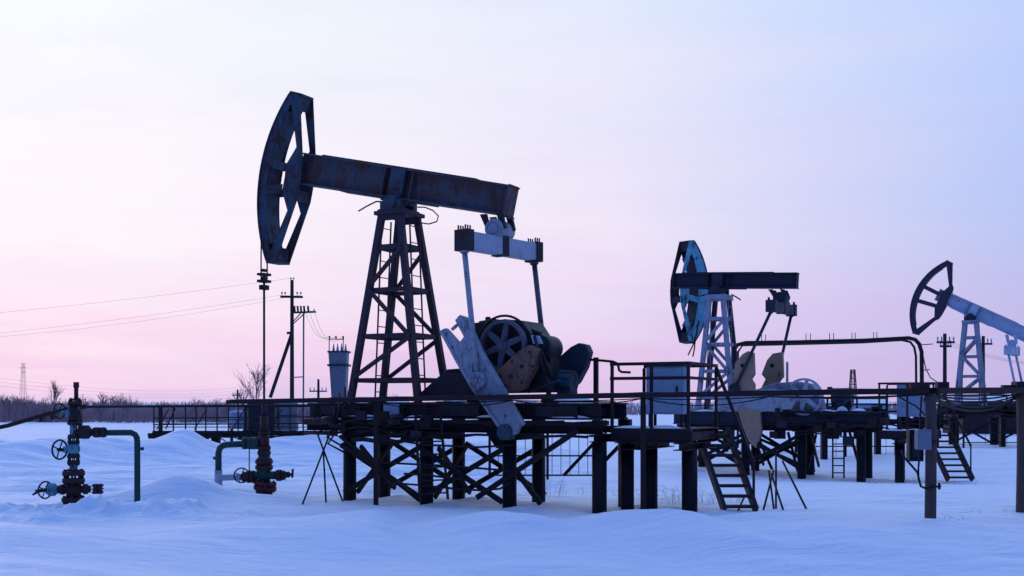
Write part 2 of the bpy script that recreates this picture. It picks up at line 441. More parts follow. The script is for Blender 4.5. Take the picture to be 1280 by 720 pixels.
def gz(x, y):
    h = .07*noise.noise((x/8.0, y/7.0, .3))*sstep(4, 12, y)
    # sharp-lipped wind ridges running away to the right
    q = x*.42+y*.91
    n1 = noise.noise((x*.16+3.1, q*.62, 1.7)); n1 = 1-abs(n1)*2.0
    h += .075*n1*(1-.45*sstep(18, 24, y))*(1-.55*math.exp(-((y-18.9+.44*(x+2.9))/1.3)**2))-.03
    h += .032*noise.noise((x*.7, q*1.9, 4.2))+.016*(1-2*abs(noise.noise((x*.5+2, q*3.2, 6.2))))
    near = 1-sstep(30, 60, y)
    h += .010*near*noise.noise((x*3.1, y*3.6, 2.2))
    # bank that the piles stand behind
    if x > -9 and y < 26:
        yr = 18.75-.44*(x+2.9)
        d = y-yr
        wv = noise.noise((x*.55, 8.1, 0))
        pr = math.exp(-(d/(.75 if d > 0 else 1.6))**2)
        h += sstep(-5.2, -3.0, x)*pr*(.0+.06*wv)*(1-sstep(4.0, 5.6, x))
        fall = sstep(-4.5, -1.5, x)
        h -= fall*.25*sstep(.5, 4.2, -d)
        # wind tongues with a sharp lee edge running out of the bank towards the camera
        for (ax_, ay_, bx_, by_, hh, wl, wg) in TONGUES:
            ex, ey = bx_-ax_, by_-ay_; L = math.hypot(ex, ey); ex /= L; ey /= L
            t_ = (x-ax_)*ex+(y-ay_)*ey; n_ = -(x-ax_)*ey+(y-ay_)*ex
            if -1.5 < t_ < L+1.5 and abs(n_) < 3:
                n_ += .18*math.sin(t_*1.3+ax_)
                env = sstep(.3, 2.0, t_)*(1-sstep(L*.5, L+1.4, t_))
                h += hh*env*(math.exp(-(n_/wl)**2) if n_ > 0 else math.exp(-(n_/wg)**2))
    if 15 < y < 23 and -5 < x < 5:
        for (px_, py_) in PILES:
            dd = (x-px_)**2+(y-py_)**2
            if dd < 1.2: h += -.07*math.exp(-dd/.05)+.05*math.exp(-((x-px_-.3)**2+(y-py_+.22)**2)/.10)
    # heap beside the well
    h += .35*bump(x, y, -5.65, 19.8, .75, .7)+.20*bump(x, y, -6.5, 19.5, 1.1, .6)+.10*bump(x, y, -4.3, 19.6, .7, .5)+.07*noise.noise((x*1.3, y*1.5, 3.3))*bump(x, y, -5.6, 19.9, 1.6, 1.2)
    h -= .10*bump(x, y, -4.6, 21.5, .9, .8)
    h += .14*bump(x, y, -5.7, 17.6, .8, .5)+.13*bump(x, y, -5.1, 17.6, .35, .35)
    # trampled lumps round the left well
    lm = bump(x, y, -7.4, 17.4, 2.2, .9)+.8*bump(x, y, -5.4, 17.3, 1.5, .7)
    if lm > .02:
        h += lm*(.15*max(0, noise.noise((x*2.3, y*2.6, 5.0)))+.15*abs(noise.noise((x*5.2, y*5.6, 9.0)))+.05*noise.noise((x*12, y*12, 2)))
    # ploughed heaps in the middle distance
    h += .70*bump(x, y, -10.4, 35.5, .95, 2.0)+.50*bump(x, y, -12.6, 35.0, 1.5, 2.4)+.42*bump(x, y, -14.0, 32.0, 1.6, 3.0)+.55*bump(x, y, -16.8, 34.5, 2.2, 2.5)+.42*bump(x, y, -20, 33, 3, 3)
    h += .52*bump(x, y, -7.6, 36.5, 1.6, 2.0)+.45*bump(x, y, -5.0, 37.0, 1.9, 2.0)+.35*bump(x, y, -1.5, 38.0, 3, 2)
    if 26 < y < 44 and x < 2:
        h += .12*noise.noise((x*.9, y*.9, 7))*bump(x, y, -9, 35, 11, 5)
    # wheel ruts across the pad on the left
    if x < 4 and 20 < y < 44:
        e = sstep(20, 23, y)*(1-sstep(38, 44, y))*(1-sstep(-1, 4, x))
        h += e*(.14*noise.noise((x*.22, y*2.0, 3.0))+.10*noise.noise((x*.6, y*3.6, 6.0))+.02*noise.noise((x*2.5, y*5, 1)))
    # hollow under the second unit and a low rise at far right
    h -= .30*bump(x, y, 9.5, 29.0, 6.5, 4.2)
    h += .10*bump(x, y, 16, 38, 6, 5)
    if y > 70: h += .35*noise.noise((x/60, y/60, 0))*sstep(70, 200, y)
    return h

def axis(parts):
    out = [parts[0][0]]
    for a, b, st in parts:
        n = max(1, int(round((b-a)/st)))
        out += [a+(b-a)*(i+1)/n for i in range(n)]
    return out
ys = axis([(-40, 2, 6), (2, 8.5, .5), (8.5, 22, .075), (22, 40, .16), (40, 64, .6), (64, 130, 3), (130, 400, 27), (400, 1000, 100), (1000, 6000, 1000)])
xs = axis([(-6000, -1000, 1000), (-1000, -200, 100), (-200, -60, 14), (-60, -22, 1.0), (-22, -10, .2), (-10, 10, .085), (10, 22, .2), (22, 60, 1.2), (60, 200, 14), (200, 1000, 100), (1000, 6000, 1000)])
nx = len(xs)
gm = MB()
gm.v = [(x, y, gz(x, y)) for y in ys for x in xs]
gm.f = [(j*nx+i, j*nx+i+1, (j+1)*nx+i+1, (j+1)*nx+i) for j in range(len(ys)-1) for i in range(nx-1)]
gm.sm = [True]*len(gm.f)
tag(gm.build('snow_ground', 'snow'), kind='structure')

# ------------------------------------------------------------------ pumping units
PHI = 27.4
F1 = Frame((-2.65, 20.53), PHI)
F2 = Frame((5.24, 31.8), PHI)
F3 = Frame((18.66, 47.3), PHI)

def foundation(F, us, vs, ztop, r, label, zbot=-.5, xb=(), cross=(), extra=None, group='pile foundations of the pumping units'):
    t = thing('pile_foundation', label, 'foundation', F.W(0, 0), F.rz, group)
    for u in us:
        for v in vs:
            MB().cyl((u, v, zbot), (u, v, ztop), r, n=18).build('pile', 'pile', t)
    for u in us:                                                     # cap beams across each pair
        MB().ibeam((u, vs[0]-.22, ztop+.06), (u, vs[1]+.22, ztop+.06), .119, .16, .015, .012, (1, 0, 0)).build('cap_beam', 'under', t)
    for (a, b, v, zl) in xb:                                         # X braces of channel along a row
        zh = ztop-.12
        for (p, q, o) in (((a, zl), (b, zh), .05), ((a, zh), (b, zl), .14)):
            off = -(r+o) if v < 0 else (r+o)
            MB().bar((p[0], v+off, p[1]), (q[0], v+off, q[1]), .085, .05).build('brace', 'under', t)
    for (u, zl) in cross:
        zh = ztop-.15
        for k, s in enumerate((1, -1)):
            MB().bar((u+r+.05+.07*k, vs[0]*s, zl), (u+r+.05+.07*k, vs[1]*s, zh), .075, .05, (1, 0, 0)).build('brace', 'under', t)
    if extra: extra(t)
    return t

def skid(t, u0, u1, hv, z0, z1, us, mat='steel', plates=()):
    m = MB()
    for v in (-hv, hv):
        m.ibeam((u0, v, (z0+z1)/2), (u1, v, (z0+z1)/2), z1-z0, .17, .028, .018)
        n = int((u1-u0)/.8)
        for i in range(n):
            u = u0+.3+i*(u1-u0-.6)/(n-1)
            m.bb(u-.008, u+.008, v-.072, v+.072, z0+.03, z1-.03)
    for u in us:
        m.bb(u-.06, u+.06, -hv+.09, hv-.09, z0+.06, z1-.08)
    sk = m.build('skid_frame', mat, t)
    for (a, b, v0, v1, zz) in plates:
        MB().bb(a, b, v0, v1, zz, zz+.025).build('deck_plate', mat, sk)
    return sk

def lerp3(a, b, f): return tuple(a[i]+(b[i]-a[i])*f for i in range(3))
def tower(t, uc, a0, b0, a1, b1, z0, z1, mat, lw=.11, levels=(.1, .33, .57, .80), dark=None):
    corner = {}
    for su in (-1, 1):
        for sv in (-1, 1):
            p = (uc+su*a0, sv*b0, z0); q = (uc+su*a1, sv*b1, z1)
            corner[su, sv] = (p, q)
    rings = [{k: lerp3(*c, f) for k, c in corner.items()} for f in levels]
    tw = MB()
    leg = []
    for (su, sv), (p, q) in corner.items():
        m = MB().bar(p, q, lw, lw*.92)
        m.bb(p[0]-lw*1.0, p[0]+lw*1.0, p[1]-lw*.9, p[1]+lw*.9, z0-.03, z0)
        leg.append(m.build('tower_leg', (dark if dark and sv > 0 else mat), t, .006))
    for rg in rings:
        for (k1, k2) in (((-1, -1), (1, -1)), ((-1, 1), (1, 1)), ((-1, -1), (-1, 1)), ((1, -1), (1, 1))):
            tw.bar(rg[k1], rg[k2], lw*.68, lw*.5, (0, 0, 1) if 0 else (0, 1, 0) if k1[1] == k2[1] else (1, 0, 0))
    tw.build('tower_girt', mat, t)
    br = MB()
    for i in range(len(levels)-1):
        lo, hi = rings[i], rings[i+1]
        for sv in (-1, 1):
            o = sv*lw*.5
            a, b = (lo[-1, sv], hi[1, sv]) if i % 2 == 0 else (hi[-1, sv], lo[1, sv])
            br.bar((a[0], a[1]+o, a[2]+.03), (b[0], b[1]+o, b[2]-.03), lw*.62, lw*.35)
    br.build('tower_brace', mat, t)
    # ladder up the head-side face and one up the tail-side face
    for su, tilt in ((-1, .30), (1, .55)):
        m = MB()
        for sv in (-.13, .17):
            p = (uc+su*(a0*.62), sv, z0+.05); q = (uc+su*(a1+.10), sv, z1-.05)
            m.cyl(p, q, .016, n=6)
        n = 11
        for i in range(n):
            f = (i+.5)/n
            p = lerp3((uc+su*(a0*.62), -.13, z0+.05), (uc+su*(a1+.10), -.13, z1-.05), f)
            m.cyl(p, (p[0], .17, p[2]), .010, n=6)
        m.build('ladder', mat, t)
    return tw

def beamdir(tilt):
    a = R(tilt); return Vector((-math.cos(a), 0, math.sin(a))), Vector((math.sin(a), 0, math.cos(a)))   # forward to the head, up
def walking_beam(t, piv, tilt, rise, s0, s1, h0, h1, wd, mat, collar=None):
    """I-section beam on the pivot; s0 forward reach, s1 tail reach, h0/h1 depth at the head and tail"""
    fw, up = beamdir(tilt)
    ctr = Vector(piv)+up*rise
    hv = Vector((0, 1, 0))
    def pt(s_, h, v): return ctr+fw*s_+up*h+hv*v
    m = MB()
    hm = (h0*s1+h1*s0)/(s0+s1)
    S = [s0, .32, -.32, -s1]; Hh = [h0, hm, hm, h1]
    for i in range(3):
        for v0, v1, part in ((-.013, .013, 'web'),):
            vs = [pt(S[k], sg*(Hh[k]/2-.028), v) for k in (i, i+1) for sg in (-1, 1) for v in (v0, v1)]
            m.add(vs, [(0, 1, 3, 2), (4, 6, 7, 5), (0, 4, 5, 1), (2, 3, 7, 6), (0, 2, 6, 4), (1, 5, 7, 3)])
        for sg in (-1, 1):
            vs = [pt(S[k], sg*(Hh[k]/2)-q, v) for k in (i, i+1) for q in ((0, .028) if sg > 0 else (-.028, 0)) for v in (-wd/2, wd/2)]
            m.add(vs, [(0, 1, 3, 2), (4, 6, 7, 5), (0, 4, 5, 1), (2, 3, 7, 6), (0, 2, 6, 4), (1, 5, 7, 3)])
    # cover plates and stiffeners
    for (a, b, sg) in ((s0*.80, -s1*.18, 1), (.5, -s1*.70, 1), (s0*.55, -s1*.35, -1)):
        ha = (h0+(h1-h0)*(s0-a)/(s0+s1))/2; hb = (h0+(h1-h0)*(s0-b)/(s0+s1))/2
        vs = [pt(s_, sg*h+q, v) for s_, h in ((a, ha), (b, hb)) for q in ((.002, .022) if sg > 0 else (-.022, -.002)) for v in (-wd/2+.02, wd/2-.02)]
        m.add(vs, [(0, 1, 3, 2), (4, 6, 7, 5), (0, 4, 5, 1), (2, 3, 7, 6), (0, 2, 6, 4), (1, 5, 7, 3)])
    for s_ in (s0-.02, .30, -.30, -s1+.02):
        h = (h0+(h1-h0)*(s0-s_)/(s0+s1))/2-.03
        for sv in (-1, 1):
            vs = [pt(s_+e, q, v) for e in (-.01, .01) for q in (-h, h) for v in (sv*.015, sv*(wd/2-.008))]
            m.add(vs, [(0, 1, 3, 2), (4, 6, 7, 5), (0, 4, 5, 1), (2, 3, 7, 6), (0, 2, 6, 4), (1, 5, 7, 3)])
    b = m.build('walking_beam', mat, t)
    # saddle collar with its bearing
    c = MB()
    for sv in (-1, 1):
        vs = [pt(s_, q, v) for s_ in (.15, -.15) for q in (-hm/2+.02, hm/2-.02) for v in (sv*(wd/2-.05), sv*(wd/2+.012))]
        c.add(vs, [(0, 1, 3, 2), (4, 6, 7, 5), (0, 4, 5, 1), (2, 3, 7, 6), (0, 2, 6, 4), (1, 5, 7, 3)])
    vs = [pt(s_, q, v) for s_ in (.26, -.26) for q in (-hm/2-.07, -hm/2-.024) for v in (-wd/2-.03, wd/2+.03)]
    c.add(vs, [(0, 1, 3, 2), (4, 6, 7, 5), (0, 4, 5, 1), (2, 3, 7, 6), (0, 2, 6, 4), (1, 5, 7, 3)])
    for e in (-.2, .2):
        for v in (-wd/2+.02, wd/2-.02):
            c.cyl(pt(e, -hm/2-.10, v), pt(e, -hm/2-.02, v), .02, n=6)
    c.build('saddle', collar or mat, b)
    return b, pt

def horsehead(t, origin, tilt, Rr, half, hub, gap, mat, yaw=0.0, th=.022, rimw=.20, beamh=.3, mats=None, nm='horsehead'):
    """two framed cheek plates joined by a curved front plate. origin: the beam pivot, Rr arc radius"""
    fw, up = beamdir(tilt)
    a0 = R(half)
    pol = lambda r, a: (r*math.cos(a), r*math.sin(a))
    N = 22
    A = [-a0+2*a0*i/N for i in range(N+1)]
    outer = [pol(Rr, a) for a in A]
    inner = [pol(Rr-rimw*(1-.30*(abs(a)/a0)**2), a) for a in A]
    tip = Rr*math.cos(a0); th_ = Rr*math.sin(a0)
    hubs, hubh = hub
    ms = [MB(), MB(), MB()]
    for m, (v0, v1) in zip(ms, ((-gap/2, -gap/2+th), (gap/2-th, gap/2))):
        m.strip(inner, outer, v0, v1)
        for sg in (-1, 1):
            # tip block, back bar, hub wedge, spoke
            ti = pol(Rr-rimw*.7, sg*a0); to = pol(Rr, sg*a0)
            back = (tip-.24, sg*(th_-.03))
            m.prism([ti, to, back, (tip-.20, sg*(th_-.34)), (pol(Rr-rimw*.75, sg*a0*.88))][:4], v0, v1)
            e1 = (hubs, sg*hubh*1.05); e2 = (hubs+.13, sg*hubh*1.25)
            m.prism([back, (tip-.06, sg*(th_-.16)), e2, e1], v0+.0007*sg, v1+.0007*sg)
            m.prism([e1, (hubs-.02, -.06*sg), (hubs+.36, -.06*sg), (hubs+.38, sg*hubh*.72), (hubs+.16, sg*hubh*1.9), (hubs+.05, sg*hubh*1.6)], v0+.0015*sg, v1+.0015*sg)
            sp = hubh*.55
            m.prism([(hubs+.40, sg*(sp-.07)), (hubs+.40, sg*(sp+.09)), (Rr-rimw*.6, sg*(sp+.17)), (Rr-rimw*.6, sg*(sp+.01))], v0+.0023*sg, v1+.0023*sg)
    # curved face and inner web between the cheeks
    m = ms[2]
    m.strip([pol(Rr-.03, a) for a in A], [pol(Rr-.004, a) for a in A], -gap/2-.02, gap/2+.02)
    m.strip([pol(Rr-rimw+.02, a) for a in A[2:-2]], [pol(Rr-rimw+.04, a) for a in A[2:-2]], -gap/2+th, gap/2-th)
    # stays between the cheeks at the back
    for sg in (-1, 1):
        m.prism([(tip-.23, sg*(th_-.05)), (tip-.19, sg*(th_-.05)), (tip-.17, sg*(th_-.30)), (tip-.21, sg*(th_-.30))], -gap/2+th, gap/2-th)
        m.prism([(hubs+.02, sg*(hubh*1.15)), (hubs+.05, sg*(hubh*1.15)), (hubs+.05, sg*hubh*.55), (hubs+.02, sg*hubh*.55)], -gap/2-.015, gap/2+.015)
        m.prism([(tip-.26, sg*(th_+.00)), (tip+.02, sg*(th_+.035)), (tip+.01, sg*(th_-.012)), (tip-.26, sg*(th_-.045))], -gap/2+th, gap/2-th)
    # into the unit's plane
    o = Vector(origin)
    pivot = o+fw*hubs
    rot = Matrix.Rotation(yaw, 3, 'Z')
    hd = None
    for m, part, mt in zip(ms, (nm, 'cheek_plate', 'front_plate'), mats or (mat, mat, mat)):
        out = []
        for (s_, v, h) in m.v:
            p = o+fw*s_+up*h+Vector((0, v, 0))
            if yaw: p = pivot+rot @ (p-pivot)
            out.append(tuple(p))
        m.v = out
        ob = m.build(part, mt, hd or t, 0)
        hd = hd or ob
    return hd

def spoked_wheel(t, c, Rr, wd, mat, n=6, nm='belt_wheel', rim=.05):
    m = MB()
    u, v, z = c
    K = 40
    for i in range(K):
        a, b = 2*math.pi*i/K, 2*math.pi*(i+1)/K
        m.prism([(u+(Rr-rim)*math.cos(a), z+(Rr-rim)*math.sin(a)), (u+Rr*math.cos(a), z+Rr*math.sin(a)), (u+Rr*math.cos(b), z+Rr*math.sin(b)), (u+(Rr-rim)*math.cos(b), z+(Rr-rim)*math.sin(b))], v-wd/2, v+wd/2)
    for k in range(n):
        a = 2*math.pi*k/n+.35
        d = (math.cos(a), math.sin(a)); e = (-d[1], d[0])
        w0, w1 = Rr*.15, Rr*.085
        m.prism([(u+d[0]*.04+e[0]*w0, z+d[1]*.04+e[1]*w0), (u+d[0]*(Rr-rim*.5)+e[0]*w1, z+d[1]*(Rr-rim*.5)+e[1]*w1),
                 (u+d[0]*(Rr-rim*.5)-e[0]*w1, z+d[1]*(Rr-rim*.5)-e[1]*w1), (u+d[0]*.04-e[0]*w0, z+d[1]*.04-e[1]*w0)], v-.02-.001*k, v+.02+.001*k)
    m.cyl((u, v-wd*.75, z), (u, v+wd*.6, z), Rr*.20, n=16)
    m.cyl((u, v-wd*1.0, z), (u, v-wd*.7, z), Rr*.11, n=12)
    return m.build(nm, mat, t)

def equalizer(t, c, half, h, wd, yaw, tail, mat, boss, capmat):
    """box cross-beam hung under the tail of the walking beam"""
    e = MB().box((0, 0, 0), (wd, 2*half, h))
    m = Matrix.Rotation(yaw, 3, 'Z')
    e.v = [tuple(m @ Vector(p)+Vector(c)) for p in e.v]
    eq = e.build('equalizer', mat, t, .012)
    k = MB()
    for s in (-1, 1):
        y0 = s*(half-.08)
        k.box((0, y0, 0), (wd+.05, .17, h+.05))
        for i in range(3):
            for j in (-1, 1):
                k.cyl((j*wd*.32, y0-.06+.06*i, h/2), (j*wd*.32, y0-.06+.06*i, h/2+.10), .014, n=6)
    k.box((0, 0, 0), (wd+.03, .16, h+.04))
    k.v = [tuple(m @ Vector(p)+Vector(c)) for p in k.v]
    k.build('end_clamp', capmat, eq)
    b = MB()
    zc = c[2]+h/2+.13
    b.cyl((c[0], -.26, zc), (c[0], .24, zc), .165, n=24).torus((c[0], -.26, zc), (0, 1, 0), .13, .02, 20, 6).bar((c[0]-.06, -.27, zc+.10), (c[0]+.07, -.27, zc-.11), .035, .03)
    b.cyl((c[0], -.28, zc), (c[0], -.24, zc), .09, n=16)
    b.cyl((c[0]-.02, 0, zc-.1), (c[0]-.02, 0, c[2]+h/2-.04), .12, n=14)
    b.build('swivel_bearing', boss, eq)
    g = MB()
    for s in (-1, 1):
        g.prism([(tail[0]-.22, tail[1]), (tail[0]-.10, tail[1]), (c[0]-.10, zc-.02), (c[0]-.19, zc+.04)], s*.17-.03, s*.17+.03)
        g.prism([(tail[0]+.10, tail[1]), (tail[0]+.22, tail[1]-.02), (c[0]+.20, zc+.02), (c[0]+.12, zc-.04)], s*.17-.03, s*.17+.03)
    g.build('hanger', capmat, t)
    return eq

def pitman(t, p, q, r, mat):
    pm = MB().cyl(p, q, r, n=12)
    pm.cyl(lerp3(p, q, .0), lerp3(p, q, .035), r*1.6, n=12)
    o = pm.build('pitman_arm', mat, t)
    h = MB().cyl((q[0], q[1]-.07, q[2]), (q[0], q[1]+.07, q[2]), .15, n=20)
    for k in range(7):
        a = 2*math.pi*k/7
        h.cyl((q[0]+.105*math.cos(a), q[1]-.10, q[2]+.105*math.sin(a)), (q[0]+.105*math.cos(a), q[1]-.06, q[2]+.105*math.sin(a)), .022, n=6)
    h.cyl((q[0], q[1]-.12, q[2]), (q[0], q[1]-.06, q[2]), .05, n=12)
    h.build('crank_pin', mat, o)
    return o

# ---------- first unit: dark and rusty, nearest
J1 = thing('pumpjack', 'largest dark rusty pumpjack nearest the camera with its narrow head raised at left', 'pumpjack', F1.W(0, 0), F1.rz, 'pumpjacks in a row')
us1 = [0, 1.612, 3.224, 4.836]
sk1 = skid(J1, -.88, 4.86, .55, 1.47, 1.74, [-.6, .2, 1.1, 1.9, 2.7, 3.6, 4.5], 'steel', ((-.7, .0, -.45, .45, 1.745), (1.75, 2.35, -.46, .46, 1.745), (3.9, 4.7, -.46, .46, 1.745)))
side1 = MB()
side1.bb(1.95, 2.7, -.66, -.64, 1.52, 1.70)
side1.bb(3.75, 4.5, -.66, -.64, 1.52, 1.69)
side1.bb(-.55, .2, -.66, -.64, 1.53, 1.70)
MB().bb(.80, 1.12, -.67, -.642, 1.50, 1.72).build('pale_plate', 'cab', sk1, .004)
for k in range(12):
    u_ = -.7+k*.47
    MB().bb(u_-.03, u_+.03, -.655, -.637, 1.50, 1.71).build('web_stiffener', 'under', sk1)
side1.build('side_plate', 'gear', sk1)
def lumps(spots, seed):
    rnd = random.Random(seed); m = MB()
    for (u, v, z, a, b, h) in spots:
        K = 14; Rg = 4
        vs = []; fs = []
        for i in range(Rg+1):
            f = i/Rg
            for k in range(K):
                an = 2*math.pi*k/K
                j = 1+.28*noise.noise((u*3+math.cos(an)*1.5, v*3+math.sin(an)*1.5, z))
                rr = (1-f*.98)*j
                vs.append((u+a*rr*math.cos(an), v+b*rr*math.sin(an), z+h*math.sin(f*math.pi/2)**.8))
        for i in range(Rg):
            for k in range(K): fs.append((i*K+k, i*K+(k+1) % K, (i+1)*K+(k+1) % K, (i+1)*K+k))
        m.add(vs, fs, True)
    return m
lumps([(3.55, -.56, 1.742, .30, .07, .035), (4.2, -.3, 1.771, .33, .12, .06), (4.55, -.5, 1.771, .15, .1, .05), (2.1, -.45, 1.771, .25, .09, .04), (.95, -.56, 1.70, .3, .06, .03),
       (-.4, -.2, 1.771, .2, .2, .05), (2.9, -.64, 1.503, .3, .03, .04), (4.35, -.63, 1.503, .35, .03, .05), (1.5, -.63, 1.503, .25, .03, .03), (0.3, -.63, 1.503, .4, .03, .03)], 3).build('snow_patch', 'snow', sk1)
tower(J1, .70, .716, .51, .195, .28, 1.742, 5.10, 'tower', .115, (.12, .355, .60, .83))
cap = MB().bb(.70-.31, .70+.31, -.37, .37, 5.10, 5.17)
cap.bb(.70-.26, .70+.26, -.33, -.27, 5.0, 5.10).bb(.70-.26, .70+.26, .27, .33, 5.0, 5.10)
cap.build('tower_cap', 'tower', J1, .006)
bearing = MB().cyl((.68, -.30, 5.33), (.68, .30, 5.33), .13, n=20).bb(.46, .90, -.28, -.16, 5.172, 5.36).bb(.46, .90, .16, .28, 5.172, 5.36).bb(.42, .94, -.30, .30, 5.17, 5.21)
bearing.build('centre_bearing', 'head', J1, .006)
piv1 = (.66, 0, 5.36)
B1, pt1 = walking_beam(J1, piv1, 12.4, .33, 2.20, 2.27, .585, .52, .30, 'beam', 'head')
horsehead(J1, (.66, 0, 5.55), 10.3, 3.06, 31.5, (2.08, .34), .42, 'head')
hp = MB()                                                            # tail end plate with its bolts
for s in (-1, 1):
    p = pt1(-2.41, .0, s*.10)
c0, c1 = pt1(-2.287, -.29, 0), pt1(-2.287, .27, 0)
hp.bar(c0, c1, .03, .34)
for hgt in (-.27, .24):
    for s in (-.1, .1):
        a = pt1(-2.28, hgt, s); b = pt1(-2.36, hgt, s); hp.cyl(a, b, .013, n=6)
hp.build('end_plate', 'beam', B1)
tailp = pt1(-2.06, -.27, 0)
eq1 = equalizer(J1, (2.76, 0, 4.43), 1.03, .30, .24, R(-11), (tailp.x, tailp.z), 'pale_clean', 'pale', 'steel')
for s, q in ((-1, F1.p3(597, 476, -.93)), (1, F1.p3(676, 440, .93))):
    e = Matrix.Rotation(R(-11), 3, 'Z') @ Vector((0, s*.95, 0))
    p = (2.76+e.x, e.y, 4.30)
    if s > 0: q = (p[0]+(q[0]-p[0])*2.2, .95, p[2]+(q[2]-p[2])*1.55)
    pitman(J1, p, (q[0], q[1] if s < 0 else .95, q[2]), .048, 'pale' if s < 0 else 'wheel')
crank_px = [(549, 414), (557, 410), (574, 429), (580, 421), (569, 400), (576, 394), (584, 397), (601, 437), (625, 478), (652, 527), (646, 541), (634, 548), (620, 531), (586, 480), (566, 445)]
ck = MB().prism(F1.poly(crank_px, -.86), -.88, -.76)
crank1 = ck.build('crank', 'pale', J1, .012)
kd = MB()
bu, bz = F1.P(578, 433, -.88); kd.cyl((bu, -.90, bz), (bu, -.876, bz), .085, n=20).cyl((bu, -.912, bz), (bu, -.9, bz), .045, n=14)
qu, qz = F1.P(584, 450, -.88)
for (a, b) in (((-.11, .13), (-.11, -.13)), ((-.11, .13), (.03, .15)), ((-.11, -.13), (.07, -.10))):
    kd.bar((qu+a[0], -.892, qz+a[1]), (qu+b[0], -.892, qz+b[1]), .025, .03)
p0 = F1.p3(565, 412, -.82); p1 = F1.p3(573, 405, -.82); kd.cyl(p0, p1, .03, n=10)
e0 = [F1.p3(x, y, -.885) for x, y in ((574, 395), (601, 440), (628, 485), (655, 531))]
for a, b in zip(e0, e0[1:]): kd.bar(a, b, .07, .05)
e0 = [F1.p3(x, y, -.885) for x, y in ((552, 414), (570, 449), (590, 484), (624, 533))]
for a, b in zip(e0, e0[1:]): kd.bar(a, b, .05, .04)
hu, hz = F1.P(594, 463, -.88)
kd.build('crank_trim', 'pale', crank1, .005)
MB().bb(hu-.045, hu+.045, -.893, -.875, hz-.09, hz+.10).build('slot_shade', 'cable', crank1)  # solid black block painted in for the shade inside a slot
su_, sz_ = F1.P(635, 540, -.8)
MB().cyl((su_, -.95, sz_), (su_, -.70, sz_), .13, n=16).build('crank_hub', 'head', crank1)
# counterweight on the near crank, second crank with its weight behind
w1 = MB().prism(F1.poly([(634, 453), (648, 440), (662, 431), (673, 436), (670, 458), (656, 485), (640, 491), (626, 489), (617, 468)], -.62), -.66, -.47)
cw = w1.build('counterweight', 'weight', J1, .015)
hh = F1.P(652, 458, -.66); hh2 = F1.P(640, 470, -.66)
MB().cyl((hh[0], -.672, hh[1]), (hh[0], -.655, hh[1]), .035, n=10).bb(hh2[0]-.05, hh2[0]+.02, -.668, -.655, hh2[1]-.02, hh2[1]+.02).build('weight_bolt', 'gear', cw)
MB().prism(F1.poly([(664, 430), (674, 436), (671, 459), (657, 487), (650, 487), (664, 458)], -.46), -.465, -.44).build('weight_edge', 'gear', cw)
MB().prism(F1.poly([(566, 470), (588, 460), (640, 560), (622, 560)], .86), .78, .90).build('crank', 'gear', J1, .012)
fin = MB().prism(F1.poly([(684, 466), (699, 449), (716, 434), (726, 429), (735, 431), (739, 440), (734, 459), (724, 478), (710, 490), (688, 490)], .55), .45, .66)
fin.build('counterweight', 'navy', J1, .015)
# gearbox, belt wheel, motor and guard
gb = MB().prism(F1.poly([(597, 430), (601, 405), (640, 400), (662, 402), (676, 424), (690, 462), (696, 490), (598, 492)], -.1), -.38, .42)
gb.prism(F1.poly([(603, 402), (622, 399), (641, 402), (641, 408), (603, 408)], -.1), -.25, .3)
gb.cyl(F1.p3(610, 404, 0), F1.p3(610, 396, 0), .05, n=10)
gbo = gb.build('gearbox', 'gear', J1, .02)
bl = MB()
for x, y in ((604, 412), (618, 408), (655, 408), (670, 424), (684, 455), (690, 480), (606, 470), (604, 440)):
    u, z = F1.P(x, y, -.38); bl.cyl((u, -.41, z), (u, -.37, z), .028, n=6)
bl.build('gearbox_bolt', 'wheel', gbo)
wc = F1.P(628, 432, -.55)
spoked_wheel(J1, (wc[0], -.52, wc[1]), .43, .11, 'wheel', 6, 'belt_wheel', .055)
MB().prism(F1.poly([(664, 419), (674, 420), (679, 430), (667, 430)], -.45), -.47, -.42).build('inspection_plate', 'palejack', gbo, .004)
mo = MB()
mu, mz = F1.P(680, 435, -.2)
mo.cyl((mu, -.40, mz), (mu, .1, mz), .215, n=22).cyl((mu, -.44, mz), (mu, -.40, mz), .13, n=16)
mo.bb(mu-.16, mu+.16, -.3, .05, mz-.5, mz-.12)
mo.build('brake_drum', 'gear', J1, .01)
tu, tz = F1.P(701, 476, -.1)
dm = MB().cyl((tu-.16, .1, tz), (tu+.16, .1, tz-.02), .185, n=24).cyl((tu-.22, .1, tz), (tu-.16, .1, tz), .14, .19, n=20)
for k in range(9):
    a = 2*math.pi*k/9
    dm.bar((tu-.15, .1+.19*math.cos(a), tz+.19*math.sin(a)), (tu+.14, .1+.19*math.cos(a), tz+.19*math.sin(a)-.02), .02, .03)
dm.bb(tu-.1, tu+.15, -.05, .25, 1.772, tz-.14)
dm.build('electric_motor', 'teal', J1, .01)
MB().prism(F1.poly([(531, 497), (560, 471), (569, 467), (590, 468), (603, 497)], .0), -.33, .38).build('belt_guard', 'steel', J1, .012)
MB().prism(F1.poly([(560, 470), (566, 462), (580, 461), (588, 470)], .0), -.2, .25).build('guard_box', 'gear', J1, .01)
cov = MB().tube([(wc[0]+.50*math.cos(a), -.50, wc[1]+.50*math.sin(a)) for a in [R(25+10*i) for i in range(15)]], .022, 7)
cov.build('wheel_guard', 'gear', J1)
mc = (tu-.02, .0, tz)
for k in range(3):
    v = -.46+.03*k
    MB().bar((wc[0]+.1, v, wc[1]+.42), (mc[0], v, mc[2]+.18), .018, .02).bar((wc[0]+.05, v, wc[1]-.43), (mc[0], v, mc[2]-.18), .018, .02).build('belt', 'cable', J1)
